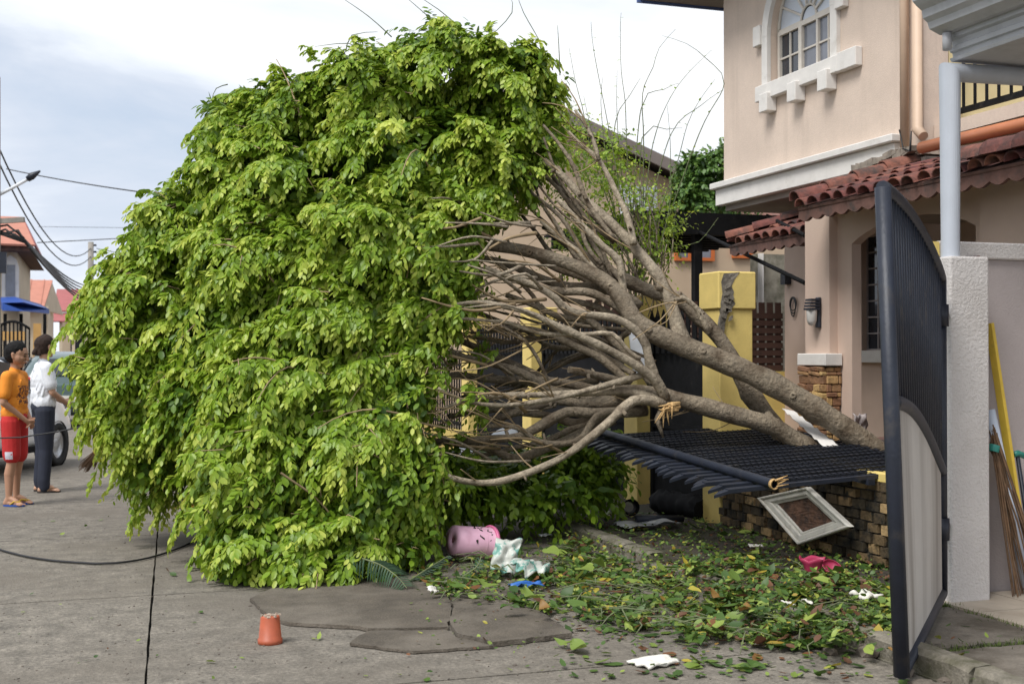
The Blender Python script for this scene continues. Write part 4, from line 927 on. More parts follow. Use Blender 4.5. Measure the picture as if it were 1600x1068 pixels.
# torn stub with hanging splinters
st = MB(); c = D(1042, 634, 8.93)
for i in range(16):
    a = c + Vector((random.uniform(-.04, .03), -.03, random.uniform(-.04, .04))); st.tube([a + Vector((.06, 0, 0)), a, a + Vector((random.uniform(-.12, .02), random.uniform(-.05, .02), random.uniform(-.12, .03)))], [.014, .01, .002], 5)
st.build('splinters', M_raw, tree)
bk = MB(); c = D(1027, 655, 8.95); bk.tube([c + Vector((.02, 0, .06)), c, c + Vector((.02, -.01, -.07)), c + Vector((.045, 0, -.13))], [.014, .02, .015, .006], 6, jit=.3); bk.build('hanging_bark', M_bark, tree)

# ------------------------------------------------------------------ leaves
LEAF = np.array([(0, 0, 0), (.26, .25, .0), (.66, .27, .0), (1.0, 0, -.06), (.66, -.27, .0), (.26, -.25, .0), (.26, 0, -.05), (.66, 0, -.055)])
LF = np.array([(0, 5, 6), (0, 6, 1), (6, 5, 4), (6, 4, 7), (1, 6, 7), (1, 7, 2), (7, 4, 3), (2, 7, 3)])
def norm(a): return a / np.maximum(np.linalg.norm(a, axis=1, keepdims=True), 1e-9)
def leaves_mesh(name, pos, dr, nr, ln_, tone, m, wid=.9, curl=.0):
    n = len(pos); dr = norm(dr); nr = norm(nr - dr * np.sum(nr * dr, 1, keepdims=True)); sd = np.cross(nr, dr)
    T = LEAF; lv = ln_[:, None, None]
    wv = wid if np.isscalar(wid) else wid[:, None, None]
    cz = curl if np.isscalar(curl) else curl[:, None, None]
    V = pos[:, None, :] + lv * (T[None, :, 0:1] * dr[:, None, :] + wv * T[None, :, 1:2] * sd[:, None, :] + (T[None, :, 2:3] - cz * T[None, :, 0:1] ** 2) * nr[:, None, :])
    V[:, :, 2] = np.maximum(V[:, :, 2], .008)
    F = (LF[None] + 8 * np.arange(n)[:, None, None]).reshape(-1, 3)
    me = bpy.data.meshes.new(name); me.vertices.add(8 * n); me.vertices.foreach_set('co', V.reshape(-1).astype(np.float32))
    me.loops.add(len(F) * 3); me.loops.foreach_set('vertex_index', F.reshape(-1).astype(np.int32))
    me.polygons.add(len(F)); me.polygons.foreach_set('loop_start', (3 * np.arange(len(F))).astype(np.int32))
    me.polygons.foreach_set('use_smooth', np.ones(len(F), bool))
    at = me.attributes.new('tone', 'FLOAT', 'POINT'); at.data.foreach_set('value', np.repeat(tone, 8).astype(np.float32))
    me.materials.append(m); me.update(calc_edges=True); return me
M_leaf = leaf_mat('ficus leaf', (.06, .13, .013), (.22, .345, .025), (.56, .62, .12), .35, .42)
M_leafs = leaf_mat('garden leaf', (.04, .095, .018), (.11, .21, .04), (.26, .36, .07), .25, .45)
M_litter = leaf_mat('fallen leaf', (.035, .075, .016), (.10, .17, .03), (.42, .40, .06), .2, .5)
for m_ in (M_litter,):
    r_ = [n for n in m_.node_tree.nodes if n.type == 'VALTORGB'][0].color_ramp
    e = r_.elements.new(.8); e.color = (.28, .36, .07, 1); e = r_.elements.new(.9); e.color = (.42, .33, .04, 1); e = r_.elements.new(.95); e.color = (.20, .085, .035, 1); e = r_.elements.new(.3); e.color = (.06, .12, .02, 1)
    r_.elements[-1].color = (.13, .06, .03, 1)

hub = np.array(D(950, 520, 9.3)); CAMP = np.array(C0)
RV, UV, FV = np.array(_r), np.array(_u), np.array(_f)
def lobe_points(px, py, rx, ry, d, c, n, back=.25, up_bias=0):
    """random points on the surface of an ellipsoidal lobe (mostly the street side), with normals"""
    v = norm(rng.normal(size=(n * 3, 3))); keep = (v[:, 2] < .15) | (rng.random(len(v)) < back); v = v[keep][:n]
    ax, ay, az = rx * d / FPX, ry * d / FPX, c; ctr = np.array(D(px, py, d))
    p = ctr + v[:, :1] * ax * RV + v[:, 1:2] * ay * UV + v[:, 2:] * az * FV
    nn_ = norm(v[:, :1] / ax * RV + v[:, 1:2] / ay * UV + v[:, 2:] / az * FV); return p, nn_
lobes = [
 (700, 112, 125, 66, 10.2, .7), (590, 150, 115, 66, 10.0, .7), (455, 185, 85, 56, 9.9, .6), (390, 198, 50, 46, 9.9, .5), (795, 140, 75, 80, 10.1, .55), (845, 180, 36, 55, 10.1, .4),
 (640, 250, 160, 80, 9.6, .7), (480, 275, 140, 75, 9.6, .7), (375, 285, 56, 56, 9.7, .5), (290, 345, 62, 48, 9.7, .5), (770, 280, 85, 85, 9.7, .5), (355, 372, 96, 60, 9.5, .55),
 (600, 360, 170, 70, 9.2, .6), (450, 400, 150, 66, 9.2, .6), (720, 370, 60, 60, 9.3, .4), (265, 440, 90, 56, 9.5, .55), (225, 490, 72, 50, 9.5, .5), (198, 556, 50, 46, 9.4, .4),
 (640, 465, 95, 66, 9.0, .45), (520, 480, 130, 66, 8.9, .55), (370, 510, 120, 62, 9.0, .5), (258, 566, 86, 54, 9.2, .45), (600, 560, 85, 66, 8.7, .4), (480, 580, 120, 66, 8.6, .5),
 (360, 610, 90, 58, 8.7, .45), (234, 618, 56, 48, 9.2, .35), (250, 676, 40, 38, 9.1, .3), (238, 702, 28, 28, 9.05, .22), (262, 722, 16, 20, 9.05, .12), (640, 630, 48, 66, 8.6, .3), (540, 670, 120, 66, 8.35, .45), (410, 690, 90, 62, 8.3, .4),
 (600, 750, 80, 62, 8.2, .35), (470, 770, 100, 62, 8.05, .4), (392, 775, 44, 52, 8.2, .3), (660, 800, 34, 56, 8.25, .25), (530, 845, 92, 46, 7.9, .3), (445, 850, 66, 48, 7.85, .3), (620, 850, 50, 40, 8.0, .25), (392, 888, 28, 26, 7.75, .18), (380, 830, 26, 36, 7.9, .18),
 (650, 545, 36, 52, 8.8, .3), (665, 700, 20, 60, 8.45, .2), (366, 690, 34, 46, 8.6, .25), (730, 440, 26, 40, 9.0, .25), (840, 245, 34, 40, 9.8, .3),
 # the far side of the crown
 (620, 300, 220, 150, 10.8, .5), (420, 480, 200, 120, 10.4, .5), (480, 680, 160, 120, 9.6, .5),
]
SP, SN, SL, SB, SC = [], [], [], [], []          # inner filling of the crown
BS, BD, BL, BN = [], [], [], []                   # boughs of the outer layers
for (px, py, rx, ry, d, c) in lobes:
    if d < 10.3: d, c = d + .28 * c, c * 1.5
    area = rx * ry * (d / FPX) ** 2 * 4 + (rx + ry) * d / FPX * c * 2.5
    far = d > 10.3
    cp, cn_ = lobe_points(px, py, rx * .66, ry * .66, d, c * .6, max(4, int(area * (9 if far else 13))))
    for p, n_ in zip(cp, cn_):
        k = rng.integers(9, 14); flow = norm((p - hub)[None])[0]; ax_ = n_ * .55 + flow * .75 + np.array((0, 0, .1)) + rng.normal(size=3) * .25
        j = norm(rng.normal(size=(k, 3))); dirs = norm(ax_[None] / np.linalg.norm(ax_) + j * .7)
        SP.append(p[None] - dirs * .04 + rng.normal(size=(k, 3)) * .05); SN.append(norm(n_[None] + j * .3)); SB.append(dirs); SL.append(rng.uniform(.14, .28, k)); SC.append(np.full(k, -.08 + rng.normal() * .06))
    cp, cn_ = lobe_points(px, py, max(rx * .5, rx - 24), max(ry * .5, ry - 20), d, max(.1, c - .14), max(6, int(area * (13 if far else 44))))
    for p, n_ in zip(cp, cn_):
        g_ = mnoise.noise(Vector(p * 2.3)) + .5 * mnoise.noise(Vector(p * 5.1))
        if g_ < -.20: continue
        flow = norm((p - hub)[None])[0]; flow[2] *= .6
        d0 = norm((n_ * .55 + flow * .8 + np.array((0, 0, .22)) + rng.normal(size=3) * .34)[None])[0]; Lb = rng.uniform(.30, .55) * (.7 if min(rx, ry) < 36 else 1)
        BS.append(p - d0 * Lb * .45 + n_ * (.17 * g_)); BD.append(d0); BL.append(Lb); BN.append(n_)
SP, SN, SB, SL, SC = map(np.concatenate, (SP, SN, SB, SL, SC)); BS, BD, BL, BN = map(np.array, (BS, BD, BL, BN))
def shoots(SP, SN, SB, SL, SC, K=11, leaf=(.062, .095), droop=.55, tone0=.30, spread=.75, tip=.30):
    ns = len(SP); t = np.linspace(.12, 1, K); grav = np.array((0, 0, -1.0))
    dr_ = droop * rng.uniform(.6, 1.4, (ns, 1, 1))
    pos = SP[:, None] + SB[:, None] * (SL[:, None] * t[None])[..., None] + grav * dr_ * (SL[:, None] * t[None] ** 2)[..., None]
    tan = SB[:, None] + 2 * dr_ * t[None, :, None] * grav
    tan = tan / np.linalg.norm(tan, axis=2, keepdims=True)
    side = np.cross(tan, np.broadcast_to(SN[:, None], tan.shape)); side /= np.maximum(np.linalg.norm(side, axis=2, keepdims=True), 1e-6)
    sg = np.where(np.arange(K) % 2 == 0, 1, -1)[None, :, None]
    rnd = rng.normal(size=pos.shape)
    ld = tan * .8 + side * sg * spread + grav * .40 + rnd * .2
    ln_ = np.broadcast_to(SN[:, None], pos.shape) * .5 + np.array((0, 0, .8)) + rng.normal(size=pos.shape) * .30
    size = rng.uniform(leaf[0], leaf[1], (ns, K)) * (1 - .25 * t[None] ** 3)
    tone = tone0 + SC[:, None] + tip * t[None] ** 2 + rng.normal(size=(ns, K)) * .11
    tone = np.where(rng.random((ns, K)) < .015, .97, tone)
    f = lambda a: a.reshape(-1, 3)
    return f(pos), f(ld), f(ln_), size.reshape(-1), np.clip(tone, 0, 1).reshape(-1)
# side shoots along each bough
nbg, KS = len(BS), 17; t_ = np.linspace(.15, 1.0, KS); g3 = np.array((0, 0, -1.0)); bdr = rng.uniform(.15, .95, (nbg, 1, 1))
bp3 = BS[:, None] + BD[:, None] * (BL[:, None] * t_)[..., None] + g3 * bdr * (BL[:, None] * t_ ** 2)[..., None]
bt3 = BD[:, None] + 2 * bdr * t_[None, :, None] * g3; bt3 /= np.linalg.norm(bt3, axis=2, keepdims=True)
bsd = np.cross(bt3, np.broadcast_to(BN[:, None] * .6 + np.array((0, 0, .6)), bt3.shape)); bsd /= np.maximum(np.linalg.norm(bsd, axis=2, keepdims=True), 1e-6)
sgn = np.where(np.arange(KS) % 2 == 0, 1, -1)[None, :, None]
sb3 = bt3 * .75 + bsd * sgn * rng.uniform(.35, .95, (nbg, KS, 1)) + rng.normal(size=bt3.shape) * .16 + np.array((0, 0, .10)); sb3 /= np.linalg.norm(sb3, axis=2, keepdims=True)
sl3 = rng.uniform(.10, .21, (nbg, KS)) * (1 - .35 * t_[None]); bc = rng.normal(size=(nbg, 1)) * .10 + .16 * t_[None] ** 1.5
f3 = lambda a: a.reshape(-1, 3)
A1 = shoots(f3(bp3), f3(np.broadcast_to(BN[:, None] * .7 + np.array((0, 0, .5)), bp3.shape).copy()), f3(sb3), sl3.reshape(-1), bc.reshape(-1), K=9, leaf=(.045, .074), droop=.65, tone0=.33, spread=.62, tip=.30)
A2 = shoots(SP, SN, SB, SL, SC, K=9, tone0=.2, tip=.15)  # inner leaves coloured darker, painting shade into the gaps of the crown
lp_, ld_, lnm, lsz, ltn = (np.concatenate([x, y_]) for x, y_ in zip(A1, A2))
SP, SB, SL = np.concatenate([SP, f3(bp3)]), np.concatenate([SB, f3(sb3)]), np.concatenate([SL, sl3.reshape(-1)])
# no leaf may hang over the mouth of bare limbs: keep those left of the mouth
rel = lp_ - CAMP; dep = rel @ FV; sx = 800 + FPX * (rel @ RV) / dep; sy = 534 - FPX * (rel @ UV) / dep
mouth_y = np.array([0, 180, 250, 330, 400, 460, 520, 600, 680, 740, 800, 870, 1068]); mouth_x = np.array([905, 900, 885, 800, 750, 738, 712, 692, 682, 680, 690, 700, 700])
ok = sx < np.interp(sy, mouth_y, mouth_x) + rng.normal(size=len(sx)) * 14 + 34 * np.sin(sy * .043 + 1.3 * np.sin(sy * .021)) * np.clip((sy - 230) / 150, 0, 1) * np.clip((860 - sy) / 80, 0, 1)
ok &= (sx < np.interp(sy, mouth_y, mouth_x) - 55) | (rng.random(len(sx)) < .55) | (sy > 780)
ok &= lp_[:, 2] > rng.uniform(.02, .07, len(lp_))
lp_, ld_, lnm, lsz, ltn, dep = lp_[ok], ld_[ok], lnm[ok], lsz[ok], ltn[ok], dep[ok]
TE = [q_ for q_ in TE if q_[0][2] > .75 and 800 + FPX * (q_[0] - CAMP).dot(RV) / (q_[0] - CAMP).dot(FV) < 785]
te_p = np.repeat(np.array([q_[0] for q_ in TE]), 4, 0); te_d = norm(norm(np.repeat(np.array([q_[1] for q_ in TE]), 4, 0)) + rng.normal(size=te_p.shape) * .5)
A3 = shoots(te_p, norm(rng.normal(size=te_p.shape) * .4 + np.array((0, -.5, .6))), te_d, rng.uniform(.08, .2, len(te_p)), np.zeros(len(te_p)), K=7, leaf=(.045, .074), droop=.7, tone0=.32)
lp_, ld_, lnm, lsz, ltn = (np.concatenate([x, y_]) for x, y_ in zip((lp_, ld_, lnm, lsz, ltn), A3)); dep = (lp_ - CAMP) @ FV
front = np.argsort(dep)[::1]
pick = rng.choice(front[:9000], 300, replace=False); msk = np.ones(len(lp_), bool); msk[pick] = False
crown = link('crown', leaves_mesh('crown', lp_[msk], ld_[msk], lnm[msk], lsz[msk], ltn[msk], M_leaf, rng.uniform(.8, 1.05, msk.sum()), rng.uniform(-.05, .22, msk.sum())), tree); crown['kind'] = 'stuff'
one = [leaves_mesh('leaf', np.zeros((1, 3)), np.array([[1., 0, 0]]), np.array([[0, 0, 1.]]), np.ones(1), np.array([tn]), M_leaf, .92, .1) for tn in (.3, .45, .6, .78)]
for me in one:
    co = np.zeros(24, np.float32); me.vertices.foreach_get('co', co); co = co.reshape(-1, 3); T_ = LEAF.copy(); T_[:, 1] *= .92; T_[:, 2] -= .1 * T_[:, 0] ** 2
    me.vertices.foreach_set('co', T_.reshape(-1).astype(np.float32)); me.update()
for i in pick:
    d = Vector(ld_[i]).normalized(); n_ = Vector(lnm[i]); n_ = (n_ - d * n_.dot(d)).normalized(); s_ = n_.cross(d)
    o = link('leaf', one[min(3, int(ltn[i] * 4.2))], crown); m = Matrix((d, s_, n_)).transposed().to_4x4(); m.translation = Vector(lp_[i]); o.matrix_basis = m @ Matrix.Scale(float(lsz[i]), 4)
# twigs carrying the shoots
tw = MB()
for i in rng.choice(len(SP), 1500, replace=False):
    a = Vector(SP[i]); d = Vector(SB[i]); l = float(SL[i]); rel_ = a - C0
    if 800 + FPX * rel_.dot(_r) / rel_.dot(_f) > 700: continue
    tw.tube([a - d * .12, a + d * l * .5 - Vector((0, 0, .14 * l)), a + d * l * .95 - Vector((0, 0, .52 * l))], [.0045, .0035, .0015], 4, cap=False)
for i in rng.choice(nbg, 170, replace=False):
    if 800 + FPX * (BS[i] - CAMP).dot(RV) / (BS[i] - CAMP).dot(FV) > 690: continue
    tw.tube([Vector(BS[i] - BD[i] * .15)] + [Vector(bp3[i, k]) + Vector(BN[i]) * (.02 + .03 * k / KS) for k in range(0, KS, 4)], [.008, .007, .006, .005, .004, .003], 5, cap=False)
o = tw.build('twigs', M_twig, tree, kind='stuff')
# ================================================================== OTHER PLANTS
def shoot_cloud(lobes_, per, K=9, leaf=(.04, .07), tone0=.3, droop=.3, ln=(.12, .3)):
    P_, N_, B_l, L_, C_l = [], [], [], [], []
    for (px, py, rx, ry, d, c) in lobes_:
        p, n_ = lobe_points(px, py, rx, ry, d, c, per, .6); j = rng.normal(size=p.shape)
        p = p - n_ * rng.uniform(0, .5, (len(p), 1)) * c
        P_.append(p); N_.append(n_); B_l.append(norm(n_ + j * .5 + np.array((0, 0, .2)))); L_.append(rng.uniform(ln[0], ln[1], len(p))); C_l.append(rng.normal(size=len(p)) * .1)
    return shoots(*map(np.concatenate, (P_, N_, B_l, L_, C_l)), K=K, leaf=leaf, droop=droop, tone0=tone0)
# leafy boughs under the limbs, with shade painted in by a lowered tone
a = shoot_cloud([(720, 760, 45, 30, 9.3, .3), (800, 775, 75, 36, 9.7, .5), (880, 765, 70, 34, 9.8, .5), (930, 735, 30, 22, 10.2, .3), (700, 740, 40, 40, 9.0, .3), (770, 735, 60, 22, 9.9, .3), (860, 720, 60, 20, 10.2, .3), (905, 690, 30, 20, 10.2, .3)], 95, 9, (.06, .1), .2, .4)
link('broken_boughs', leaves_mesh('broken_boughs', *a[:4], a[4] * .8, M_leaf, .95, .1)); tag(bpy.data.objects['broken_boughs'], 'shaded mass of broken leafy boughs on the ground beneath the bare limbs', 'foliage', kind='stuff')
# slim shrub with long bare shoots behind the limbs
sh = empty('bare_shrub', (5.4, 11.6, 0), 0, 'shrub with long thin bare shoots rising against the sky', 'shrub')
sh_l = [[(990, 480), (975, 330), (949, 195), (927, 80), (924, 34)], [(1000, 480), (985, 300), (978, 212), (976, 158), (971, 110), (971, 44), (969, 20)], [(1005, 470), (1006, 229), (1005, 165), (1007, 134), (1020, 105), (1029, 75), (1056, 46)],
        [(1000, 440), (1008, 320), (1015, 243), (1027, 195), (1041, 165), (1054, 139), (1078, 110), (1112, 78)], [(1005, 430), (1030, 330), (1056, 258), (1075, 195), (1093, 158), (1119, 124)], [(1015, 420), (1090, 210), (1131, 131), (1102, 92), (1071, 68), (1034, 56)],
        [(1008, 460), (1043, 330), (1046, 258), (1046, 219), (1041, 165)], [(985, 460), (970, 280), (964, 200), (962, 150), (966, 110)], [(980, 440), (950, 260), (940, 160), (942, 120)], [(990, 430), (930, 250), (910, 165), (900, 130), (889, 75)],
        [(1000, 400), (1005, 215), (1040, 202), (1068, 200)], [(985, 380), (1000, 170), (1035, 140), (1060, 130)], [(1010, 350), (1050, 210), (1095, 165), (1130, 140)], [(960, 330), (925, 210), (910, 150)], [(955, 300), (960, 190), (985, 150), (1000, 122)],
        [(1010, 420), (1060, 385), (1090, 378), (1122, 340)], [(1015, 430), (1045, 380), (1080, 332)], [(1020, 450), (1048, 400), (1055, 330)]]
LP, LD_, LN_, LS, LT = [], [], [], [], []
for pl in sh_l:
    d0 = random.uniform(11.0, 11.9); P_ = [D(x + random.uniform(-2, 2), y_, d0) for x, y_ in pl]; n = len(P_); rad = [.006 * (1 - .75 * i / (n - 1)) for i in range(n)]
    Q, rr = smooth_line(P_, rad, .08); MB().tube(Q, rr, 5, jit=.15).build('shoot', M_greentwig, sh)
    for i in range(3, len(Q) - 1):
        if random.random() < .5:
            v = Vector((random.uniform(-1, 1), random.uniform(-1, 1), random.uniform(-.2, .6))); LP.append(Q[i]); LD_.append(v); LN_.append((random.uniform(-.5, .5), -.5, 1)); LS.append(random.uniform(.02, .045)); LT.append(random.uniform(.2, .7))
for i in range(60):   # brown brushwood at the shrub's foot
    a_ = (random.uniform(985, 1035), random.uniform(400, 500)); b_ = (a_[0] + random.uniform(-60, 25), a_[1] - random.uniform(40, 130)); d0 = random.uniform(10.8, 11.6)
    MB().tube(smooth_line([D(*a_, d0), D((a_[0] + b_[0]) / 2 + random.uniform(-8, 8), (a_[1] + b_[1]) / 2, d0), D(*b_, d0)], [.008, .006, .003], .1)[0], .005, 4).build('twig', M_bark, sh)
a = shoot_cloud([(925, 245, 35, 55, 11.6, .3), (960, 300, 35, 50, 11.4, .3), (1000, 330, 30, 45, 11.3, .3), (935, 350, 40, 45, 11.5, .3), (1010, 400, 22, 40, 11.2, .2), (895, 300, 30, 70, 11.0, .3), (1035, 360, 25, 40, 11.5, .25), (880, 225, 24, 40, 10.9, .3), (905, 390, 40, 30, 10.6, .3), (960, 250, 20, 40, 11.6, .2)], 75, 7, (.03, .055), .35, .2)
LP = np.concatenate([np.array(LP), a[0]]); LD_ = np.concatenate([np.array(LD_), a[1]]); LN_ = np.concatenate([np.array(LN_), a[2]]); LS = np.concatenate([np.array(LS), a[3]]); LT = np.concatenate([np.array(LT), a[4]])
o = link('crown', leaves_mesh('crown', LP, LD_, LN_, LS, LT, M_leaf, 1.0, .1), sh); o['kind'] = 'stuff'
# bushy little tree behind the canopy
bt = empty('garden_tree', D(1100, 550, 20), 0, 'dense dark green garden tree beside the upper storey corner', 'tree')
bt.location.z = 0; bt.matrix_basis = Matrix.Translation(bt.location)
c = D(1098, 300, 20)
MB().tube([(c.x, c.y, 0), (c.x + .1, c.y, c.z * .6), (c.x, c.y, c.z)], [.12, .09, .04], 8).build('trunk', M_bark, bt)
a = shoot_cloud([(1090, 290, 30, 30, 20, .4), (1120, 275, 30, 34, 20, .4), (1105, 315, 40, 22, 20, .5), (1070, 310, 22, 22, 20, .4), (1128, 252, 18, 14, 20, .3), (1085, 262, 14, 12, 20, .2), (1150, 300, 40, 30, 20.3, .4)], 110, 8, (.07, .12), .18, .25, (.15, .35))
o = link('crown', leaves_mesh('crown', *a[:4], a[4], M_leafs, 1.0, .1), bt); o['kind'] = 'stuff'
# thin stray shoots standing out of the crown top
for pl in ([(612, 58), (575, 25), (530, -6)], [(690, 44), (660, 18), (630, -8)], [(720, 44), (685, 15), (650, -8)], [(864, 110), (844, 66), (818, 20), (808, -8)], [(875, 118), (873, 70), (871, 40)], [(700, 60), (760, 58), (800, 20), (797, -5)], [(575, 85), (545, 68), (492, 73)], [(540, 82), (550, 55), (590, 50)], [(356, 132), (338, 138), (331, 155)]):
    Q, rr = smooth_line([D(x, y_, 10.0) for x, y_ in pl], [.005] + [.0035] * (len(pl) - 2) + [.0015], .08); MB().tube(Q, rr, 5, jit=.1).build('stray_shoot', M_greentwig, tree)
# cycad fronds on the road
def frond(pix, d0, d1, n, ll, label, side=1):
    f = empty('palm_frond', D(pix[-1][0], pix[-1][1], d1), 0, label, 'palm frond'); k = len(pix)
    P_ = [D(x, y_, d0 + (d1 - d0) * i / (k - 1)) for i, (x, y_) in enumerate(pix)]
    for p in P_: p.z = max(p.z, .03)
    Q, rr = smooth_line(P_, [.009] * k, .02); MB().tube(Q, [.008 * (1 - .7 * i / len(Q)) for i in range(len(Q))], 6).build('rachis', M_greentwig, f)
    for i in range(n):
        t = (i + .5) / n; j = int(t * (len(Q) - 2)); a = Q[j]; dd = (Q[j + 1] - Q[j]).normalized(); l = ll * (1 - abs(t - .45) ** 2 * 1.6)
        for s_ in (-1, 1):
            up = Vector((0, 0, 1)); sv = dd.cross(up).normalized() * s_
            v = (dd * .45 + sv * .8 + Vector((0, 0, -.75 if s_ == side else -.1))).normalized() * l
            nn_ = dd * .012; e_ = a + v; e_.z = max(e_.z, .015); md_ = a + v * .5; md_.z = max(md_.z + .012, .02)
            MB().add([a - nn_ * .5, a + nn_ * .5, md_ + nn_ * .6, e_, md_ - nn_ * .6], [(0, 1, 2, 3, 4)]).build('leaflet', M_frond, f)
M_frond = mat('cycad green', (.03, .065, .03), .5, .3, 12, rand=.25)
frond([(500, 868), (545, 868), (590, 880), (620, 900), (636, 930)], 7.75, 7.35, 30, .17, 'dark green feather-like cycad frond at the crown base on the asphalt', 1)
frond([(640, 915), (665, 890), (700, 868)], 7.6, 7.9, 14, .09, 'short dark cycad frond beside the pink pail', -1)
frond([(720, 905), (745, 885), (752, 868)], 7.7, 7.8, 12, .06, 'short upright cycad frond below the pink pail rim', 1)

# ================================================================== LEAF LITTER
def in_poly(P, x, y_):
    c_ = False; j = len(P) - 1
    for i in range(len(P)):
        if (P[i][1] > y_) != (P[j][1] > y_) and x < (P[j][0] - P[i][0]) * (y_ - P[i][1]) / (P[j][1] - P[i][1]) + P[i][0]: c_ = not c_
        j = i
    return c_
band = [(640, 888), (720, 868), (850, 842), (900, 838), (1020, 895), (1110, 870), (1200, 862), (1300, 885), (1395, 915), (1398, 985), (1345, 1000), (1280, 1010), (1180, 1005), (1080, 990), (980, 975), (880, 955), (790, 940), (690, 925)]
pts = []
while len(pts) < 6000:
    x, y_ = random.uniform(640, 1400), random.uniform(835, 1012)
    if in_poly(band, x, y_) and random.random() < (.06 + .94 * min(1, max(0, mnoise.noise(Vector((x * .016, y_ * .045, 4))) * 2.6 + .42))): pts.append((x, y_, 1))
for _ in range(900):   # strewn thinner into the verge and across the road
    x, y_ = random.uniform(880, 1400), random.uniform(800, 1000)
    pts.append((x, y_, 0))
for _ in range(330):
    x, y_ = random.gauss(1120, 170), random.uniform(965, 1060); pts.append((x, y_, 0))
for _ in range(90):
    x, y_ = random.uniform(20, 900), random.uniform(800, 1060); pts.append((x, y_, 0))
for _ in range(260):
    x, y_ = random.uniform(1000, 1390), random.uniform(815, 900); pts.append((x, y_, 0))
GP = []; GS = []
for x, y_, pile in pts:
    p = onz(x, y_, 0); vg = p.x > 3.44; hz = (.07 if vg else .006) + (random.random() ** 1.5 * .09 * (.4 + .6 * max(0, mnoise.noise(Vector((p.x * 3, p.y * 3, 8))) + .5)) if pile else random.random() * .012)
    p = onz(x, y_, hz); GP.append(p); GS.append(random.uniform(.025, .06) if random.random() < .82 else random.uniform(.06, .11))
n = len(GP); th = rng.uniform(0, 6.28, n); tl = rng.normal(size=(n, 3)) * np.array((.32, .32, 0)) + np.array((0, 0, 1.))
sm = np.array([0 if (q_[2] == 0) else 1 for q_ in pts]); dr_ = np.stack([np.cos(th), np.sin(th), rng.normal(size=n) * .22 * sm], 1)
GSz = np.array(GS) * np.where(np.array([p[0] < 880 and p[2] == 0 for p in pts]), .55, 1)
tn = np.clip(rng.beta(1.4, 2.0, n) * .86 + np.where(rng.random(n) < .26, .52, 0), 0, 1)
o = link('leaf_litter', leaves_mesh('leaf_litter', np.array(GP), dr_, tl, GSz, tn, M_litter, rng.uniform(.7, 1.3, n), rng.uniform(-.6, .6, n)))
tag(o, 'blanket of green and yellow fallen leaves and shreds along the verge', 'leaves', kind='stuff')
nf = 9000; fx = rng.uniform(640, 1400, nf); fy = rng.uniform(800, 1010, nf); FPt = []
for x, y_ in zip(fx, fy):
    if not (in_poly(band, x, y_) or (y_ < 905 and x > 880) or random.random() < .12): continue
    p = onz(x, y_, 0); FPt.append(onz(x, y_, (.075 if p.x > 3.44 else .006) + random.random() * .03))
nf = len(FPt); th = rng.uniform(0, 6.28, nf)
o = link('leaf_shreds', leaves_mesh('leaf_shreds', np.array(FPt), np.stack([np.cos(th), np.sin(th), rng.normal(size=nf) * .3], 1), rng.normal(size=(nf, 3)) * .5 + np.array((0, 0, 1.)), rng.uniform(.008, .035, nf), np.clip(rng.beta(1.2, 1.6, nf) + np.where(rng.random(nf) < .3, .5, 0), 0, 1), M_litter, rng.uniform(.6, 1.6, nf), rng.uniform(-.6, .6, nf)))
tag(o, 'fine shredded leaf bits and crumbs sprinkled over soil and kerb', 'leaves', kind='stuff')
# torn stems and twigs in the litter
ts = MB()
for i in range(260):
    x, y_ = random.uniform(660, 1400), random.uniform(842, 1005)
    if not in_poly(band, x, y_): continue
    p = onz(x, y_, .05 + random.random() * .06); a_ = random.random() * 6.28; l = random.uniform(.08, .35); v = Vector((math.cos(a_), math.sin(a_), random.uniform(-.1, .12))) * l
    ts.tube([p, p + v * .5 + Vector((random.uniform(-.03, .03), random.uniform(-.03, .03), random.uniform(0, .03))), p + v], [.004, .004, .002], 4, cap=False)
tag(ts.build('stem_litter', M_greentwig), 'thin torn stems strewn through the fallen leaves', 'twigs', kind='stuff')
# the large leaves that can be picked out singly
def big_leaf(tn_, wd, cu):
    n = 12; V_ = []; F_ = []
    for i in range(n + 1):
        t = i / n; w_ = .24 * wd * math.sin(math.pi * t ** .85) ** .8 * (1 - .15 * t) if 0 < i < n else .004; z_ = -cu * (t - .4) ** 2 * 1.2
        V_ += [(t - .5, w_, z_ + .05 * wd * math.sin(t * 9)), (t - .5, 0, z_ - .03), (t - .5, -w_, z_ + .03 * wd * math.cos(t * 7))]
    for i in range(n): F_ += [(3 * i, 3 * i + 1, 3 * i + 4, 3 * i + 3), (3 * i + 1, 3 * i + 2, 3 * i + 5, 3 * i + 4)]
    m_ = MB().add(V_, F_, True).mesh('fallen_leaf', M_litter); at = m_.attributes.new('tone', 'FLOAT', 'POINT'); at.data.foreach_set('value', [tn_] * len(V_)); return m_
bigs = [big_leaf(*q_) for q_ in ((.45, 1.2, .3), (.62, 1.0, -.5), (.7, 1.5, .4), (.3, 1.1, .5), (.88, 1.1, .6), (.94, 1.3, -.6))]
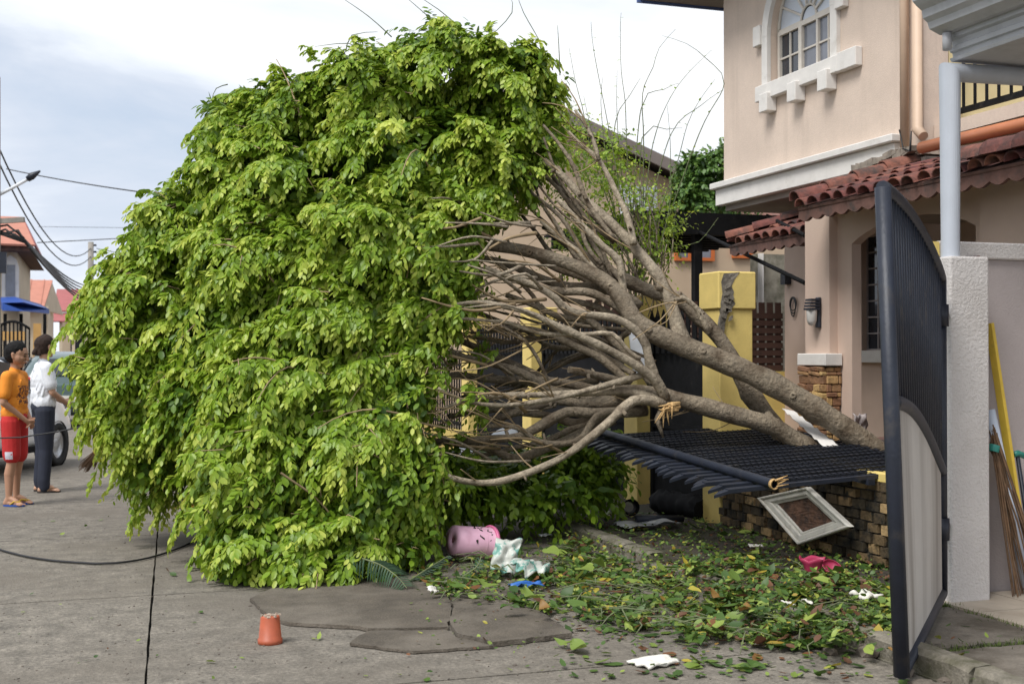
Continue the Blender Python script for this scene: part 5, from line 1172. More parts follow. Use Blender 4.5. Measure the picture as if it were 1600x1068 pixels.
spots = [(915, 885, 2, .22), (862, 858, 2, .2), (935, 880, 1, .26), (1080, 870, 0, .14), (1035, 912, 1, .17), (1010, 930, 0, .16), (1268, 962, 2, .15), (1085, 918, 4, .1), (1092, 998, 0, .13), (905, 1010, 1, .2), (880, 1003, 1, .12), (990, 905, 2, .14), (960, 935, 0, .16), (1120, 930, 5, .12), (1165, 950, 5, .13), (1135, 962, 4, .09), (1050, 935, 3, .14), (1220, 975, 1, .12), (1190, 930, 0, .14), (1300, 945, 3, .12),
         (830, 930, 1, .2), (800, 942, 3, .17), (850, 948, 5, .12), (930, 918, 4, .12), (985, 958, 0, .12), (1150, 905, 0, .13), (1245, 925, 3, .14), (1330, 965, 0, .12), (1180, 1000, 2, .1), (1250, 1000, 0, .12), (1130, 985, 1, .11), (1060, 968, 3, .13), (900, 940, 0, .15), (760, 912, 1, .15), (715, 912, 0, .13), (1360, 940, 2, .1), (1200, 895, 3, .12), (1100, 890, 1, .12), (1310, 985, 1, .1), (1265, 1003, 5, .1)]
for (x, y_, k, s_) in spots:
    o = link('fallen_leaf', bigs[k]); p = onz(x, y_, .1 if y_ < 960 else .03); o.location = p; o.rotation_euler = (random.uniform(-.35, .35), random.uniform(-.25, .15), random.random() * 6.28); o.scale = (s_ * .85,) * 3
    kind = ('green', 'light green', 'broad pale green', 'dark green', 'yellow', 'brown')[k]
    tag(o, 'large ' + kind + ' leaf lying on top of the leaf litter by the kerb', 'leaf', 'large fallen leaves')
gt = MB()
for i in range(800):
    x, y_ = (random.uniform(0, 1400), random.uniform(790, 1066)); p = onz(x, y_, .002)
    if p.x > 3.4: continue
    s_ = random.uniform(.0015, .0045) * (2.0 if random.random() < .05 else 1); gt.obox(p, (1, random.uniform(-1, 1), .2), (random.uniform(-1, 1), 1, 0), (0, .2, 1), s_, s_ * .7, s_ * .5)
tag(gt.build('road_grit', M_rubble), 'loose grit and crumbs scattered over the concrete road', 'grit', kind='stuff')
# moss and grass between the apron slabs
gr = MB()
for i in range(4200):
    if random.random() < .55: x, y_ = random.uniform(3.6, 4.45), random.choice((4.915, 5.76, 3.98)) + random.gauss(0, .03)
    else: x, y_ = random.choice((3.62, 4.44)) + random.gauss(0, .025), random.uniform(3.6, 6.0)
    a_ = random.random() * 6.28; h = random.uniform(.015, .05); v = Vector((math.cos(a_), math.sin(a_), 0)); p = Vector((x, y_, .0)); s_ = v.cross(Vector((0, 0, 1))) * .006
    gr.add([p - s_, p + s_, p + v * h * .7 + Vector((0, 0, h))], [(0, 1, 2)])
M_grass = mat('moss and grass', (.085, .12, .025), .9, .35, 20)
tag(gr.build('grass', M_grass), 'short moss and grass growing between the apron slabs', 'grass', kind='stuff')

# ================================================================== THINGS LYING ABOUT
def crumple(name, c, sx_, sy_, amp, m, seed, label, cat, rot=(0, 0, 0), n=16, solid=.002, group=None, tear=.12):
    def fn(u, v):
        x, y_ = (u - .5) * sx_, (v - .5) * sy_; q_ = Vector((u * 2.0 + seed, v * 2.0, seed))
        k = 1 + tear * mnoise.noise(Vector((math.atan2(v - .5, u - .5) * 1.7, seed, 3))) * 2
        return Vector((x * k, y_ * k, amp * (abs(mnoise.noise(q_)) * 1.3 + .5 * mnoise.noise(q_ * 2.7))))
    o = MB().grid(fn, n, n, smooth=True).build(name, m, solid=solid, label=label, cat=cat, group=group)
    o.location = c; o.rotation_euler = rot; return o
# pot, upside down
pc = onz(422, 1004, 0); pot = empty('plant_pot', pc, 0, 'terracotta-coloured plastic plant pot standing upside down on the road', 'pot')
MB().lathe([(.056, 0), (.060, .002), (.060, .022), (.0555, .025), (.046, .128), (.044, .133), (.040, .135)], n=28).build('body', M_pot, pot, local=True)
MB().lathe([(.040, .135), (.02, .134), (.001, .134)], n=28).build('base', M_pot, pot, local=True)
cr_ = MB()
for i in range(34):
    a_, r_ = random.random() * 6.28, random.uniform(.0, .045); p = Vector((r_ * math.cos(a_), r_ * math.sin(a_), .136)); cr_.obox(p, (1, random.random(), 0), (-random.random(), 1, 0), (0, 0, 1), random.uniform(.003, .007), random.uniform(.002, .006), random.uniform(.002, .006))
cr_.build('grit', M_soil, pot, local=True, kind='stuff')
# pink pail on its side
pc = onz(735, 876, 0.0); pa_, pb_ = D(766, 850, 8.62), D(668, 838, 8.35); ax_ = (pb_ - pa_).normalized()
pail = empty('pail', (pc.x, pc.y, 0), 0, 'pink plastic pail lying on its side among the leaves', 'pail')
Mx = Matrix.Translation(pa_) @ ax_.to_track_quat('Z', 'Y').to_matrix().to_4x4()
ln_ = .30
MB().lathe([(.118, .0), (.116, .02), (.112, .03), (.108, .1), (.098, ln_), (.02, ln_ + .003)], Mx, 30).build('body', M_pink, pail, solid=.003)
MB().lathe([(.118, .0), (.129, .002), (.131, .018), (.119, .024)], Mx, 30).build('rim', M_pinkd, pail, solid=.003)
MB().lathe([(.1115, .085), (.1135, .09), (.111, .095)], Mx, 30).build('rib', M_pink, pail)
dt = MB()
for i in range(16):
    a_ = random.uniform(-.2, 1.4); z_ = random.uniform(.04, .2); r_ = .110 - z_ * .02; x3 = [Mx @ Vector((r_ * math.cos(b_ + 0), r_ * math.sin(b_), z_)) for b_ in [k * .1 for k in range(63)]]
    cand = [p for p in x3 if (C0 - p).dot(p - (pa_ + ax_ * z_)) > 0 and p.z > .13]
    if cand:
        p = random.choice(cand); nrm = (p - (pa_ + ax_ * z_)).normalized(); t_ = ax_; s_ = nrm.cross(t_)
        dt.obox(p + nrm * .001, t_ + s_ * random.uniform(-.8, .8), s_, nrm, random.uniform(.004, .014), random.uniform(.003, .007), .002)
dt.build('dirt_specks', M_joint, pail, kind='stuff')
# bags, wrappers, foam
crumple('plastic_bag', onz(790, 878, .1) + Vector((0, 0, .04)), .16, .22, .05, M_bag, 3, 'white printed plastic bag scrap standing up by the pail rim', 'bag', (R(62), .2, -.3), 14)
crumple('plastic_bag', onz(828, 888, .09), .24, .16, .06, M_bag, 8, 'crumpled white and green plastic bag lying on leaves', 'bag', (R(25), 0, .5), 14)
crumple('blue_wrapper', onz(822, 914, .05), .20, .055, .035, M_blue, 5, 'crushed bright blue plastic wrapper among the leaves', 'wrapper', (.3, 0, .05), 12)
crumple('foam_sheet', onz(1022, 1033, .012), .20, .15, .012, M_foam, 2, 'flat white foam scrap lying on the bare road', 'foam', (0, 0, .3), 14, .012, tear=.14)
crumple('foam_sheet', onz(1352, 932, .10), .15, .10, .035, M_foam, 6, 'white foam lump in the litter near the open gate leaf', 'foam', (.2, 0, .4), 10, .02, tear=.25)
crumple('paper_scrap', onz(1262, 940, .1), .09, .06, .02, M_foam, 9, 'pale paper scrap among leaves below the picture frame', 'paper', (.3, .2, .9), 8, .003)
crumple('paper_scrap', onz(1232, 942, .1), .07, .05, .02, M_foam, 12, 'smaller pale paper scrap lying beside another scrap', 'paper', (.2, .2, .3), 8, .003)
crumple('paper_scrap', onz(1181, 852, .09), .09, .04, .01, M_foam, 15, 'little white chip on the dark soil below the brick wall', 'paper', (.2, 0, -.3), 6, .008)
crumple('paper_scrap', onz(676, 921, .07), .06, .05, .03, M_foam, 21, 'pinkish white flower scrap beside the cycad frond', 'flower', (.4, .2, .3), 8, .002)
crumple('paper_scrap', onz(851, 836, .06), .09, .05, .02, M_clear, 25, 'small clear plastic lid in the shade behind the bag', 'plastic', (.1, 0, .2), 8, .003)
ps = empty('plastic_sheet', onz(1010, 822, .07), 0, 'grey plastic sheet and dark tube lying on the soil by the gate', 'plastic')
o = crumple('sheet', (0, 0, 0), .5, .2, .035, M_clear, 31, None, None, (0, 0, .12), 14, .003); o.parent = ps; o.location.z = .02
o = MB().tube([(-.05, .09, .05), (.34, .05, .04)], .028, 10).build('dark_tube', M_gate, ps, local=True)
bp = onz(986, 805, .06); pt = empty('black_pot', bp, 0, 'small black plastic pot lying with its mouth to the street', 'pot')
Mx = Matrix.Translation((0, 0, .07)) @ Vector((-.25, -1, .1)).to_track_quat('Z', 'Y').to_matrix().to_4x4()
MB().lathe([(.045, -.13), (.065, .0), (.07, .0), (.07, .012), (.063, .012)], Mx, 18).build('body', M_black, pt, local=True, solid=.003)
# rolled black netting by the gate
ra_, rb_ = D(1030, 782, 10.9), D(1104, 800, 10.2); ra_.z = .13; rb_.z = .13
b = MB(); Q = [ra_.lerp(rb_, i / 14) for i in range(15)]
b.tube(Q, [.1 + .012 * math.sin(i * 2.3) for i in range(15)], 18, jit=.13); b.build('rolled_netting', M_black, label='rolled bundle of black netting at the foot of the gate', cat='netting')
# magenta broken pot
mp_ = onz(1274, 892, .1); mg = empty('broken_pot', mp_, 0, 'broken magenta plastic pot lying in the leaf litter', 'pot')
def mfn(u, v):
    a_ = u * 4.4 + .4; z_ = v * .09 - .01; r_ = .045 + .03 * v + .008 * mnoise.noise(Vector((u * 6, v * 3, 2)))
    return Vector((r_ * math.cos(a_) * 1.3, r_ * math.sin(a_), z_ * (1 + .4 * mnoise.noise(Vector((u * 7, 1, 1))))))
MB().grid(mfn, 18, 5, smooth=True).build('shell', M_magenta, mg, local=True, solid=.004)
MB().lathe([(.0, .0), (.03, .004), (.055, .02), (.062, .035), (.058, .04)], Matrix.Translation((.09, -.02, .0)) @ Matrix.Rotation(.6, 4, 'X'), 14).build('saucer', M_magenta, mg, local=True, solid=.004)
# white moulded frame with brown board, leaning by a corner on the brick wall
FX = WX - .10
oc = [onx(x, y_, FX) for x, y_ in ((1190, 777), (1268, 760), (1336, 822), (1254, 850))]; cen = sum(oc, Vector()) / 4
pfm = empty('picture_frame', (cen.x, cen.y, .08), 0, 'white moulded frame with brown panel tipped on its corner against the brick wall', 'frame')
tilt = Vector((-1, 0, 0))
def ring(f0, f1, x0, x1):
    m_ = MB()
    for i in range(4):
        a_, b_ = oc[i], oc[(i + 1) % 4]
        A0, A1, B0, B1 = cen.lerp(a_, f0), cen.lerp(a_, f1), cen.lerp(b_, f0), cen.lerp(b_, f1)
        vs = [v + tilt * x0 for v in (A0, B0, B1, A1)] + [v + tilt * x1 for v in (A0, B0, B1, A1)]
        m_.add(vs, [(0, 1, 2, 3), (7, 6, 5, 4), (0, 4, 5, 1), (2, 6, 7, 3)])
    return m_
ring(.60, .70, 0, .018).build('inner_moulding', M_frame, pfm, bevel=.004)
ring(.702, .90, 0, .032).build('moulding', M_frame, pfm, bevel=.008, seg=2)
ring(.902, 1.0, 0, .045).build('outer_moulding', M_frame, pfm, bevel=.008, seg=2)
bd = MB(); cs = [cen.lerp(p, .605) for p in oc]
bd.grid(lambda u, v: cs[0].lerp(cs[1], u).lerp(cs[3].lerp(cs[2], u), v) + tilt * (.004 + .008 * abs(mnoise.noise(Vector((u * 5, v * 9, 2))))), 20, 20, smooth=False); bd.build('brown_panel', M_brownpanel, pfm)
# white sheets glimpsed behind the limbs; split trim under the trunk; folded grey thing; red-brown slab
def sheet(name, pix, d, label, bow=.05, m=M_sheet):
    P_ = [D(x, y_, dd) for (x, y_), dd in zip(pix, d)]
    def fn(u, v): return P_[0].lerp(P_[1], u).lerp(P_[3].lerp(P_[2], u), v) + Vector((0, 0, bow * math.sin(u * math.pi) + .008 * math.sin(v * 40)))
    MB().grid(fn, 16, 16).build(name, m, label=label, cat='sheet', solid=.006)
sheet('metal_sheet', [(690, 712), (745, 704), (752, 722), (690, 730)], (10.8, 10.8, 10.2, 10.2), 'white curved sheet lying low behind the lowest limbs near the leaves')
sheet('metal_sheet', [(762, 684), (808, 672), (812, 690), (765, 700)], (11.0, 11.0, 10.4, 10.4), 'white sheet propped up behind the middle limbs')
sheet('louvre_sheet', [(982, 520), (1012, 515), (1020, 585), (990, 592)], (10.3, 10.3, 10.2, 10.2), 'white ribbed panel standing between the limbs and the second yellow post', .01)
sheet('ceiling_trim', [(1222, 638), (1240, 642), (1316, 700), (1290, 700)], (9.5, 9.5, 9.0, 9.0), 'long white strip of trim jammed beneath the fallen trunk', .0, M_trim)
crumple('folded_tarp', D(1345, 678, 9.9), .20, .32, .06, M_lilac, 44, 'folded grey tarp standing behind the trunk beside the porch', 'tarp', (R(80), .1, .4), 12, .004)
p = D(1378, 696, 9.6); tag(MB().box(p.x - .05, p.x + .6, p.y - .2, p.y + .25, .02, p.z + .05).build('brown_planter', M_tiledark, bevel=.02), 'red-brown planter box beside the porch behind the open gate', 'planter')
# cables
def cable(pts_, label, r_=.006):
    Q, rr = smooth_line(pts_, [r_] * len(pts_), .1); MB().tube(Q, r_, 6).build('fallen_cable', M_cable, label=label, cat='cable')
cable([onz(x, y_, .012) for x, y_ in ((-1500, 700), (-600, 735), (-250, 785), (-120, 820), (0, 858), (60, 872), (120, 878), (180, 879), (250, 866), (320, 836), (370, 800))], 'loose black cable curving over the road slabs into the leaves', .008)
cable([D(x, y_, 10.2) for x, y_ in ((-1500, 560), (-700, 640), (-200, 680), (0, 684), (50, 680), (110, 670), (165, 655), (230, 630), (300, 600))], 'black cable hanging in the air from the crown past the people', .006)
# ================================================================== CARS
M_white_paint = mat('white car paint', (.80, .81, .83), .3, .03, 3, coat=.6)
M_teal_paint = mat('dark grey-green car paint', (.08, .12, .12), .3, .05, 3, coat=.6)
M_tyre = mat('tyre rubber', (.02, .02, .02), .9, .2, 20)
M_rim = mat('alloy rim', (.45, .46, .48), .35, .05, 8, metal=.8)
M_red_l = mat('tail lamp red', (.35, .01, .01), .2, .1, 8)
M_headl = mat('head lamp clear', (.6, .62, .65), .1, .05, 8)
def car(loc, rz, paint, label, length=3.9):
    e_ = empty('parked_car', loc, rz, label, 'car')
    # stations along x (rear -> front): x, z bottom, z belt, z roof, half-widths (sill, belt, roof)
    S = [(-1.9, .42, .78, .80, .70, .70, .60), (-1.82, .30, .92, 1.02, .78, .76, .56), (-1.55, .24, .96, 1.38, .82, .80, .56), (-1.1, .22, .95, 1.46, .83, .82, .58), (-.3, .22, .93, 1.48, .83, .83, .59), (.3, .22, .92, 1.43, .83, .83, .58),
         (.62, .22, .92, 1.28, .83, .83, .62), (1.02, .22, .93, .98, .83, .82, .74), (1.5, .24, .86, .89, .81, .78, .66), (1.82, .30, .70, .73, .76, .70, .58), (1.95, .42, .58, .60, .66, .60, .5)]
    ringpts = []
    for x, zb_, zl, zr3, a_, b_, c_ in S:
        half = [(a_ * .86, zb_), (a_, zb_ + .08), (a_ + .02, (zb_ + zl) / 2), (b_, zl), (c_ + (b_ - c_) * .12, zl + (zr3 - zl) * .86), (c_ * .75, zr3), (0, zr3 + .02)]
        ringpts.append([(x, -y_, z_) for y_, z_ in half] + [(x, y_, z_) for y_, z_ in half[-2::-1]])
    m_ = len(ringpts[0]); b = MB(); vs = [p for r_ in ringpts for p in r_]
    fs = [(i * m_ + j, i * m_ + j + 1, (i + 1) * m_ + j + 1, (i + 1) * m_ + j) for i in range(len(S) - 1) for j in range(m_ - 1)] + [(i * m_ + m_ - 1, i * m_, (i + 1) * m_, (i + 1) * m_ + m_ - 1) for i in range(len(S) - 1)]
    b.add(vs, fs, True); n0 = len(vs); b.f += [tuple(range(m_)), tuple((len(S) - 1) * m_ + j for j in range(m_ - 1, -1, -1))]; b.s += [False, False]
    body = b.build('body', paint, e_, local=True); sd_ = body.modifiers.new('sub', 'SUBSURF'); sd_.levels = sd_.render_levels = 2
    def wp(x, f, s_, off=.012):   # point on the glass house side at height fraction f
        for k in range(len(S) - 1):
            if S[k][0] <= x <= S[k + 1][0]:
                t = (x - S[k][0]) / (S[k + 1][0] - S[k][0]); g_ = [S[k][i] + (S[k + 1][i] - S[k][i]) * t for i in range(7)]
                z_ = g_[2] + (g_[3] - g_[2]) * f; y_ = g_[5] + (g_[6] + (g_[5] - g_[6]) * .12 - g_[5]) * (f / .86); return Vector((x, s_ * (y_ - .004 + off), z_))
    for s_ in (-1, 1):
        for (x0, x1, x1t) in ((-1.45, -1.1, -1.1), (-1.02, -.28, -.28), (-.2, .86, .38)):
            MB().add([wp(x0, .10, s_), wp(x1, .10, s_), wp(x1t, .80, s_), wp(x0 + (.12 if x0 < -1.4 else 0), .80, s_)], [(0, 1, 2, 3)]).build('window', M_glass, e_, local=True, solid=.01)
        mr = MB(); mr.lathe([(.001, -.1), (.06, -.08), (.075, 0), (.06, .07), (.001, .09)], Matrix.Translation((.72, s_ * .95, 1.0)) @ Matrix.Scale(.6, 4, (1, 0, 0)) @ Matrix.Rotation(R(90), 4, 'X'), 12); mr.build('mirror', paint, e_, local=True)
        MB().bar((.70, s_ * .82, .95), (.72, s_ * .93, .97), .05, .03).build('mirror_arm', M_black, e_, local=True)
        for x0 in (-.95, -.1): MB().bar((x0 + .1, s_ * .862, .84), (x0 + .26, s_ * .862, .84), .03, .03).build('door_handle', paint, e_, local=True)
        MB().box(-1.0, 1.0, s_ * .845 - .012, s_ * .845 + .012, .225, .30).build('sill_trim', M_black, e_, local=True)
        for x0 in (-1.22, 1.26):
            wh = empty('wheel', (0, 0, 0)); wh.parent = e_
            Mx = Matrix.Translation((x0, s_ * .74, .275)) @ Matrix.Rotation(R(90) * s_, 4, 'X')
            MB().lathe([(.18, .1), (.26, .11), (.275, .08), (.275, -.08), (.26, -.11), (.18, -.1), (.18, .1)], Mx, 26).build('tyre', M_tyre, wh, local=True)
            MB().lathe([(.001, -.06), (.06, -.07), (.12, -.04), (.165, -.075), (.185, -.09), (.185, .05)], Mx, 20).build('rim', M_rim, wh, local=True)
            MB().lathe([(.295, -.10), (.295, .0), (.001, .0)], Mx, 24).build('wheel_arch', M_black, wh, local=True)
        MB().obox((-1.80, s_ * .66, .86), (.3, s_ * .2, .2), (0, 1, 0), (0, 0, 1), .05, .09, .13).build('tail_lamp', M_red_l, e_, local=True, bevel=.02)
        MB().obox((1.80, s_ * .58, .66), (1, s_ * .3, -.2), (0, 1, 0), (0, 0, 1), .08, .13, .06).build('head_lamp', M_headl, e_, local=True, bevel=.02)
    MB().add([(-1.83, -.50, 1.02), (-1.83, .50, 1.02), (-1.60, .46, 1.33), (-1.60, -.46, 1.33)], [(0, 1, 2, 3)]).build('rear_window', M_glass, e_, local=True, solid=.03)
    MB().add([(1.0, -.62, 1.0), (1.0, .62, 1.0), (.5, .52, 1.37), (.5, -.52, 1.37)], [(0, 1, 2, 3)]).build('windscreen', M_glass, e_, local=True, solid=.03)
    MB().box(-1.93, -1.86, -.26, .26, .52, .64).build('number_plate', M_foam, e_, local=True)
    return e_
hd = R(90 - 23)
fw = Vector((math.cos(hd), math.sin(hd), 0)); rt = Vector((fw.y, -fw.x, 0)); wpt = onz(87, 727, 0)
cc = wpt - fw * 1.26 - rt * .80; cc.z = 0
car(cc, hd, M_white_paint, 'white hatchback parked behind the two onlookers')
c = onz(118, 640, 0); car((-.6, 27, 0), R(90), M_teal_paint, 'dark grey-green car farther along beyond the white hatchback')
car((3.3, 18.6, 0), R(-88), M_white_paint, 'white car glimpsed between the limbs beyond the last yellow post')

# ================================================================== PEOPLE
def blob(name, prims, voxel, m, parent, smooth=6, label=None):
    """union of tapered capsules / ellipsoids melted into one continuous skin"""
    b = MB()
    for p in prims:
        if p[0] == 'c':
            _, a_, b_, r0, r1 = p; a_, b_ = Vector(a_), Vector(b_); d = b_ - a_; l = d.length; Mx = Matrix.Translation(a_) @ d.to_track_quat('Z', 'Y').to_matrix().to_4x4()
            prof = [(r0 * math.sin(t), -r0 * math.cos(t)) for t in (.02, .5, 1.0, 1.57)] + [(r1 * math.cos(t), l + r1 * math.sin(t)) for t in (0, .55, 1.05, 1.55)]
            b.lathe(prof, Mx, 14, cap=True)
        else:
            _, c_, rr_ = p[:3]; ro = Matrix.Rotation(p[3], 4, 'Y') if len(p) > 3 else Matrix.Identity(4)
            Mx = Matrix.Translation(c_) @ ro @ Matrix.Diagonal((*rr_, 1)); b.lathe([(max(.02, math.sin(t)), -math.cos(t)) for t in [math.pi * i / 10 for i in range(11)]], Mx, 18, cap=True)
    o = link('tmp', b.mesh('tmp')); md = o.modifiers.new('r', 'REMESH'); md.mode = 'VOXEL'; md.voxel_size = voxel
    s_ = o.modifiers.new('s', 'SMOOTH'); s_.iterations = smooth; s_.factor = .5
    dg = bpy.context.evaluated_depsgraph_get(); me = bpy.data.meshes.new_from_object(o.evaluated_get(dg)); bpy.data.objects.remove(o)
    me.materials.clear(); me.materials.append(m); me.polygons.foreach_set('use_smooth', [True] * len(me.polygons))
    o = link(name, me, parent, True); return o
M_skin = mat('skin', (.42, .225, .14), .55, .06, 10)
M_skin2 = mat('fair skin', (.50, .29, .19), .55, .06, 10)
M_skin3 = mat('brown skin', (.26, .12, .06), .55, .06, 10)
M_hair = mat('black hair', (.008, .007, .007), .7, .3, 40, bump=1, bscale=90, spec=.2, stretch=(1, 1, .2))
M_hair2 = mat('dark brown hair', (.03, .016, .011), .65, .3, 40, bump=1, bscale=90, spec=.25)
M_eye = mat('eye', (.02, .012, .01), .2, .1, 8)
M_lips = mat('lips', (.36, .14, .11), .5, .05, 8)
def print_mat(name, col, ink, box, ns=30):
    """cloth with a printed patch inside box (x0,x1,y0,y1,z0,z1) of the garment"""
    m = mat(name, col, .85, .06, 12, bump=.3, bscale=25); t = m.node_tree; nd, ln = t.nodes, t.links.new; b = nd['Principled BSDF']; src = b.inputs['Base Color'].links[0].from_socket
    tcn = nd.new('ShaderNodeTexCoord'); sp = nd.new('ShaderNodeSeparateXYZ'); ln(tcn.outputs['Object'], sp.inputs[0]); acc = None
    for i in range(3):
        for k, op in ((0, 'GREATER_THAN'), (1, 'LESS_THAN')):
            q_ = nd.new('ShaderNodeMath'); q_.operation = op; ln(sp.outputs[i], q_.inputs[0]); q_.inputs[1].default_value = box[2 * i + k]
            if acc is None: acc = q_.outputs[0]
            else: mu = nd.new('ShaderNodeMath'); mu.operation = 'MULTIPLY'; ln(acc, mu.inputs[0]); ln(q_.outputs[0], mu.inputs[1]); acc = mu.outputs[0]
    nz = nd.new('ShaderNodeTexNoise'); nz.inputs['Scale'].default_value = ns; nz.inputs['Detail'].default_value = 3; ln(tcn.outputs['Object'], nz.inputs['Vector'])
    gt = nd.new('ShaderNodeMath'); gt.operation = 'GREATER_THAN'; gt.inputs[1].default_value = .47; ln(nz.outputs[0], gt.inputs[0])
    mu = nd.new('ShaderNodeMath'); mu.operation = 'MULTIPLY'; ln(acc, mu.inputs[0]); ln(gt.outputs[0], mu.inputs[1])
    mx = nd.new('ShaderNodeMix'); mx.data_type = 'RGBA'; ln(mu.outputs[0], mx.inputs[0]); ln(src, mx.inputs[6]); mx.inputs[7].default_value = (*ink, 1); ln(mx.outputs[2], b.inputs['Base Color']); return m
def hand(w_, d, curl, side, s):
    """palm, four bent fingers and a thumb; w_ wrist, d direction of the hand, curl direction the fingers bend towards, side thumb side"""
    d, curl, side = Vector(d).normalized(), Vector(curl).normalized(), Vector(side).normalized(); w_ = Vector(w_); P_ = [('c', w_, w_ + d * .05 * s, .022 * s, .028 * s)]
    for i, (o_, l) in enumerate(((.024, .066), (.008, .075), (-.008, .07), (-.024, .055))):
        a_ = w_ + d * .075 * s + side * o_ * s; m1 = a_ + (d * .8 + curl * .6).normalized() * l * .5 * s; m2 = m1 + (d * .2 + curl).normalized() * l * .45 * s
        P_ += [('c', w_ + d * .04 * s + side * o_ * .9 * s, a_, .011 * s, .010 * s), ('c', a_, m1, .0095 * s, .009 * s), ('c', m1, m2, .009 * s, .0075 * s)]
    t0 = w_ + d * .02 * s + side * .022 * s; t1 = t0 + (d * .7 + side * .7).normalized() * .04 * s; t2 = t1 + (d * .8 + curl * .4).normalized() * .03 * s
    return P_ + [('c', t0, t1, .012 * s, .010 * s), ('c', t1, t2, .010 * s, .008 * s)]
def person(loc, rz, H, label, skin, hair, top, bottom, shorts, shoe_sole, shoe_strap, arms, head_yaw=0, head_pitch=0, long_hair=False, stance=.09, lean=0, bulk=1.0, headk=1.0, legs=None):
    s = H / 1.6; e_ = empty('person', loc, rz, label, 'person'); V = lambda x, y_, z_: Vector((x * s, y_ * s, z_ * s))
    P_ = []; k = bulk
    hips = {}
    for sd in (-1, 1):
        hip, knee, ank = V(0, sd * .082, .84), V(.012, sd * stance, .45), V(-.015, sd * (stance + .005), .085)
        if legs: knee, ank = V(*legs[sd][0]), V(*legs[sd][1])
        hips[sd] = (hip, knee, ank)
        calf = ank.lerp(knee, .62) + V(-.018, 0, 0)
        P_ += [('c', hip, hip.lerp(knee, .5), .083 * s * k, .068 * s * k), ('c', hip.lerp(knee, .5), knee, .068 * s * k, .049 * s), ('c', knee, calf, .048 * s, .049 * s), ('c', calf, ank, .047 * s, .031 * s)]
        heel, toe = ank + V(-.03, 0, -.052), ank + V(.13, sd * .02, -.062)
        P_ += [('c', ank, heel, .03 * s, .03 * s), ('c', ank, ank.lerp(toe, .6), .03 * s, .028 * s), ('c', heel, toe, .027 * s, .022 * s)]
        for i in range(5): P_.append(('c', toe + V(-.02, (i - 2) * .016, 0), toe + V(.035 - .008 * abs(i - (1 if sd > 0 else 3)), (i - 2) * .018, -.006), .012 * s, .0095 * s))
    P_ += [('e', V(0, 0, .88), V(.105 * k, .15, .11)), ('e', V(.0, 0, 1.0), V(.092 * k, .128 * k, .12)), ('e', V(lean * .5, 0, 1.16), V(.10 * k, .145, .16)), ('c', V(lean * .7, -.13, 1.285), V(lean * .7, .13, 1.285), .052 * s, .052 * s), ('c', V(lean * .7, 0, 1.28), V(lean + .01, 0, 1.40), .05 * s, .044 * s)]
    A_ = {}
    for sd in (-1, 1):
        sh_ = V(lean * .7, sd * .168, 1.285); el, wr, hd_, cu, si = arms[sd]; el, wr = V(*el), V(*wr); A_[sd] = (sh_, el, wr)
        P_ += [('c', sh_, el, .043 * s * k, .034 * s), ('c', el, wr, .034 * s, .023 * s)] + hand(wr, hd_, cu, si, s)
    # head built in its own turned frame
    hc = V(lean + .022, 0, 1.495); RM = Matrix.Rotation(head_yaw, 3, 'Z') @ Matrix.Rotation(head_pitch, 3, 'Y'); hs_ = s * headk
    def h(x, y_, z_): return hc + RM @ Vector((x * hs_, y_ * hs_, z_ * hs_))
    def he(c_, r_): return ('c', h(c_[0], c_[1] - .001, c_[2]), h(c_[0], c_[1] + .001, c_[2]), r_ * hs_, r_ * hs_)
    P_ += [he((-.018, 0, .02), .086), he((.015, 0, .03), .078), he((.022, -.015, -.02), .064), he((.022, .015, -.02), .064), ('c', h(.02, 0, -.04), h(.052, 0, -.082), .05 * hs_, .026 * hs_), ('c', h(.09, 0, .012), h(.104, 0, -.028), .010 * hs_, .014 * hs_),
           ('c', h(.074, -.03, .022), h(.074, .03, .022), .017 * hs_, .017 * hs_), ('c', h(.082, -.016, -.054), h(.082, .016, -.054), .010 * hs_, .010 * hs_), ('c', h(.06, -.035, -.02), h(.06, .035, -.02), .026 * hs_, .026 * hs_), ('c', hc + V(-.02, 0, -.05), V(lean + .005, 0, 1.36), .046 * s, .045 * s)]
    for sd in (-1, 1): P_ += [('c', h(-.008, sd * .078, .014), h(.0, sd * .076, -.024), .016 * hs_, .011 * hs_)]
    blob('body', P_, .0062 * s, skin, e_, 5)
    # eyes, brows, lips
    for sd in (-1, 1):
        MB().lathe([(.0005, -.008), (.006, -.006), (.0085, 0), (.006, .006), (.0005, .008)], Matrix.Translation(h(.0845, sd * .031, .004)), 10).build('eye', M_eye, e_, True)
        MB().tube([h(.090, sd * .014, .024), h(.0925, sd * .03, .028), h(.082, sd * .046, .023)], .0035 * hs_, 5).build('eyebrow', hair, e_, True)
    MB().tube([h(.083, -.02, -.054), h(.0935, 0, -.053), h(.083, .02, -.054)], [.003 * hs_, .006 * hs_, .003 * hs_], 6).build('lips', M_lips, e_, True)
    # hair
    Hh = [he((-.028, 0, .034), .092), he((-.005, 0, .055), .084), he((-.03, 0, .0), .086)]
    for i in range(40):
        a_ = random.uniform(-2.2, 2.2) + math.pi; el_ = random.uniform(.15, 1.4); v = Vector((math.cos(a_) * math.cos(el_), math.sin(a_) * math.cos(el_), math.sin(el_)))
        p = Vector((-.012, 0, .035)) + v * .082; q_ = p + Vector((random.uniform(-.01, .02), random.uniform(-.012, .012), -.03)); Hh.append(('c', h(*p), h(*q_), .014 * hs_, .006 * hs_))
    for i in range(14):
        y_ = -.06 + .12 * i / 13; Hh.append(('c', h(.04, y_ * .8, .098 - abs(y_) * .4), h(.078 - abs(y_) * .35, y_, .05 + random.uniform(-.008, .012)), .02 * hs_, .007 * hs_))
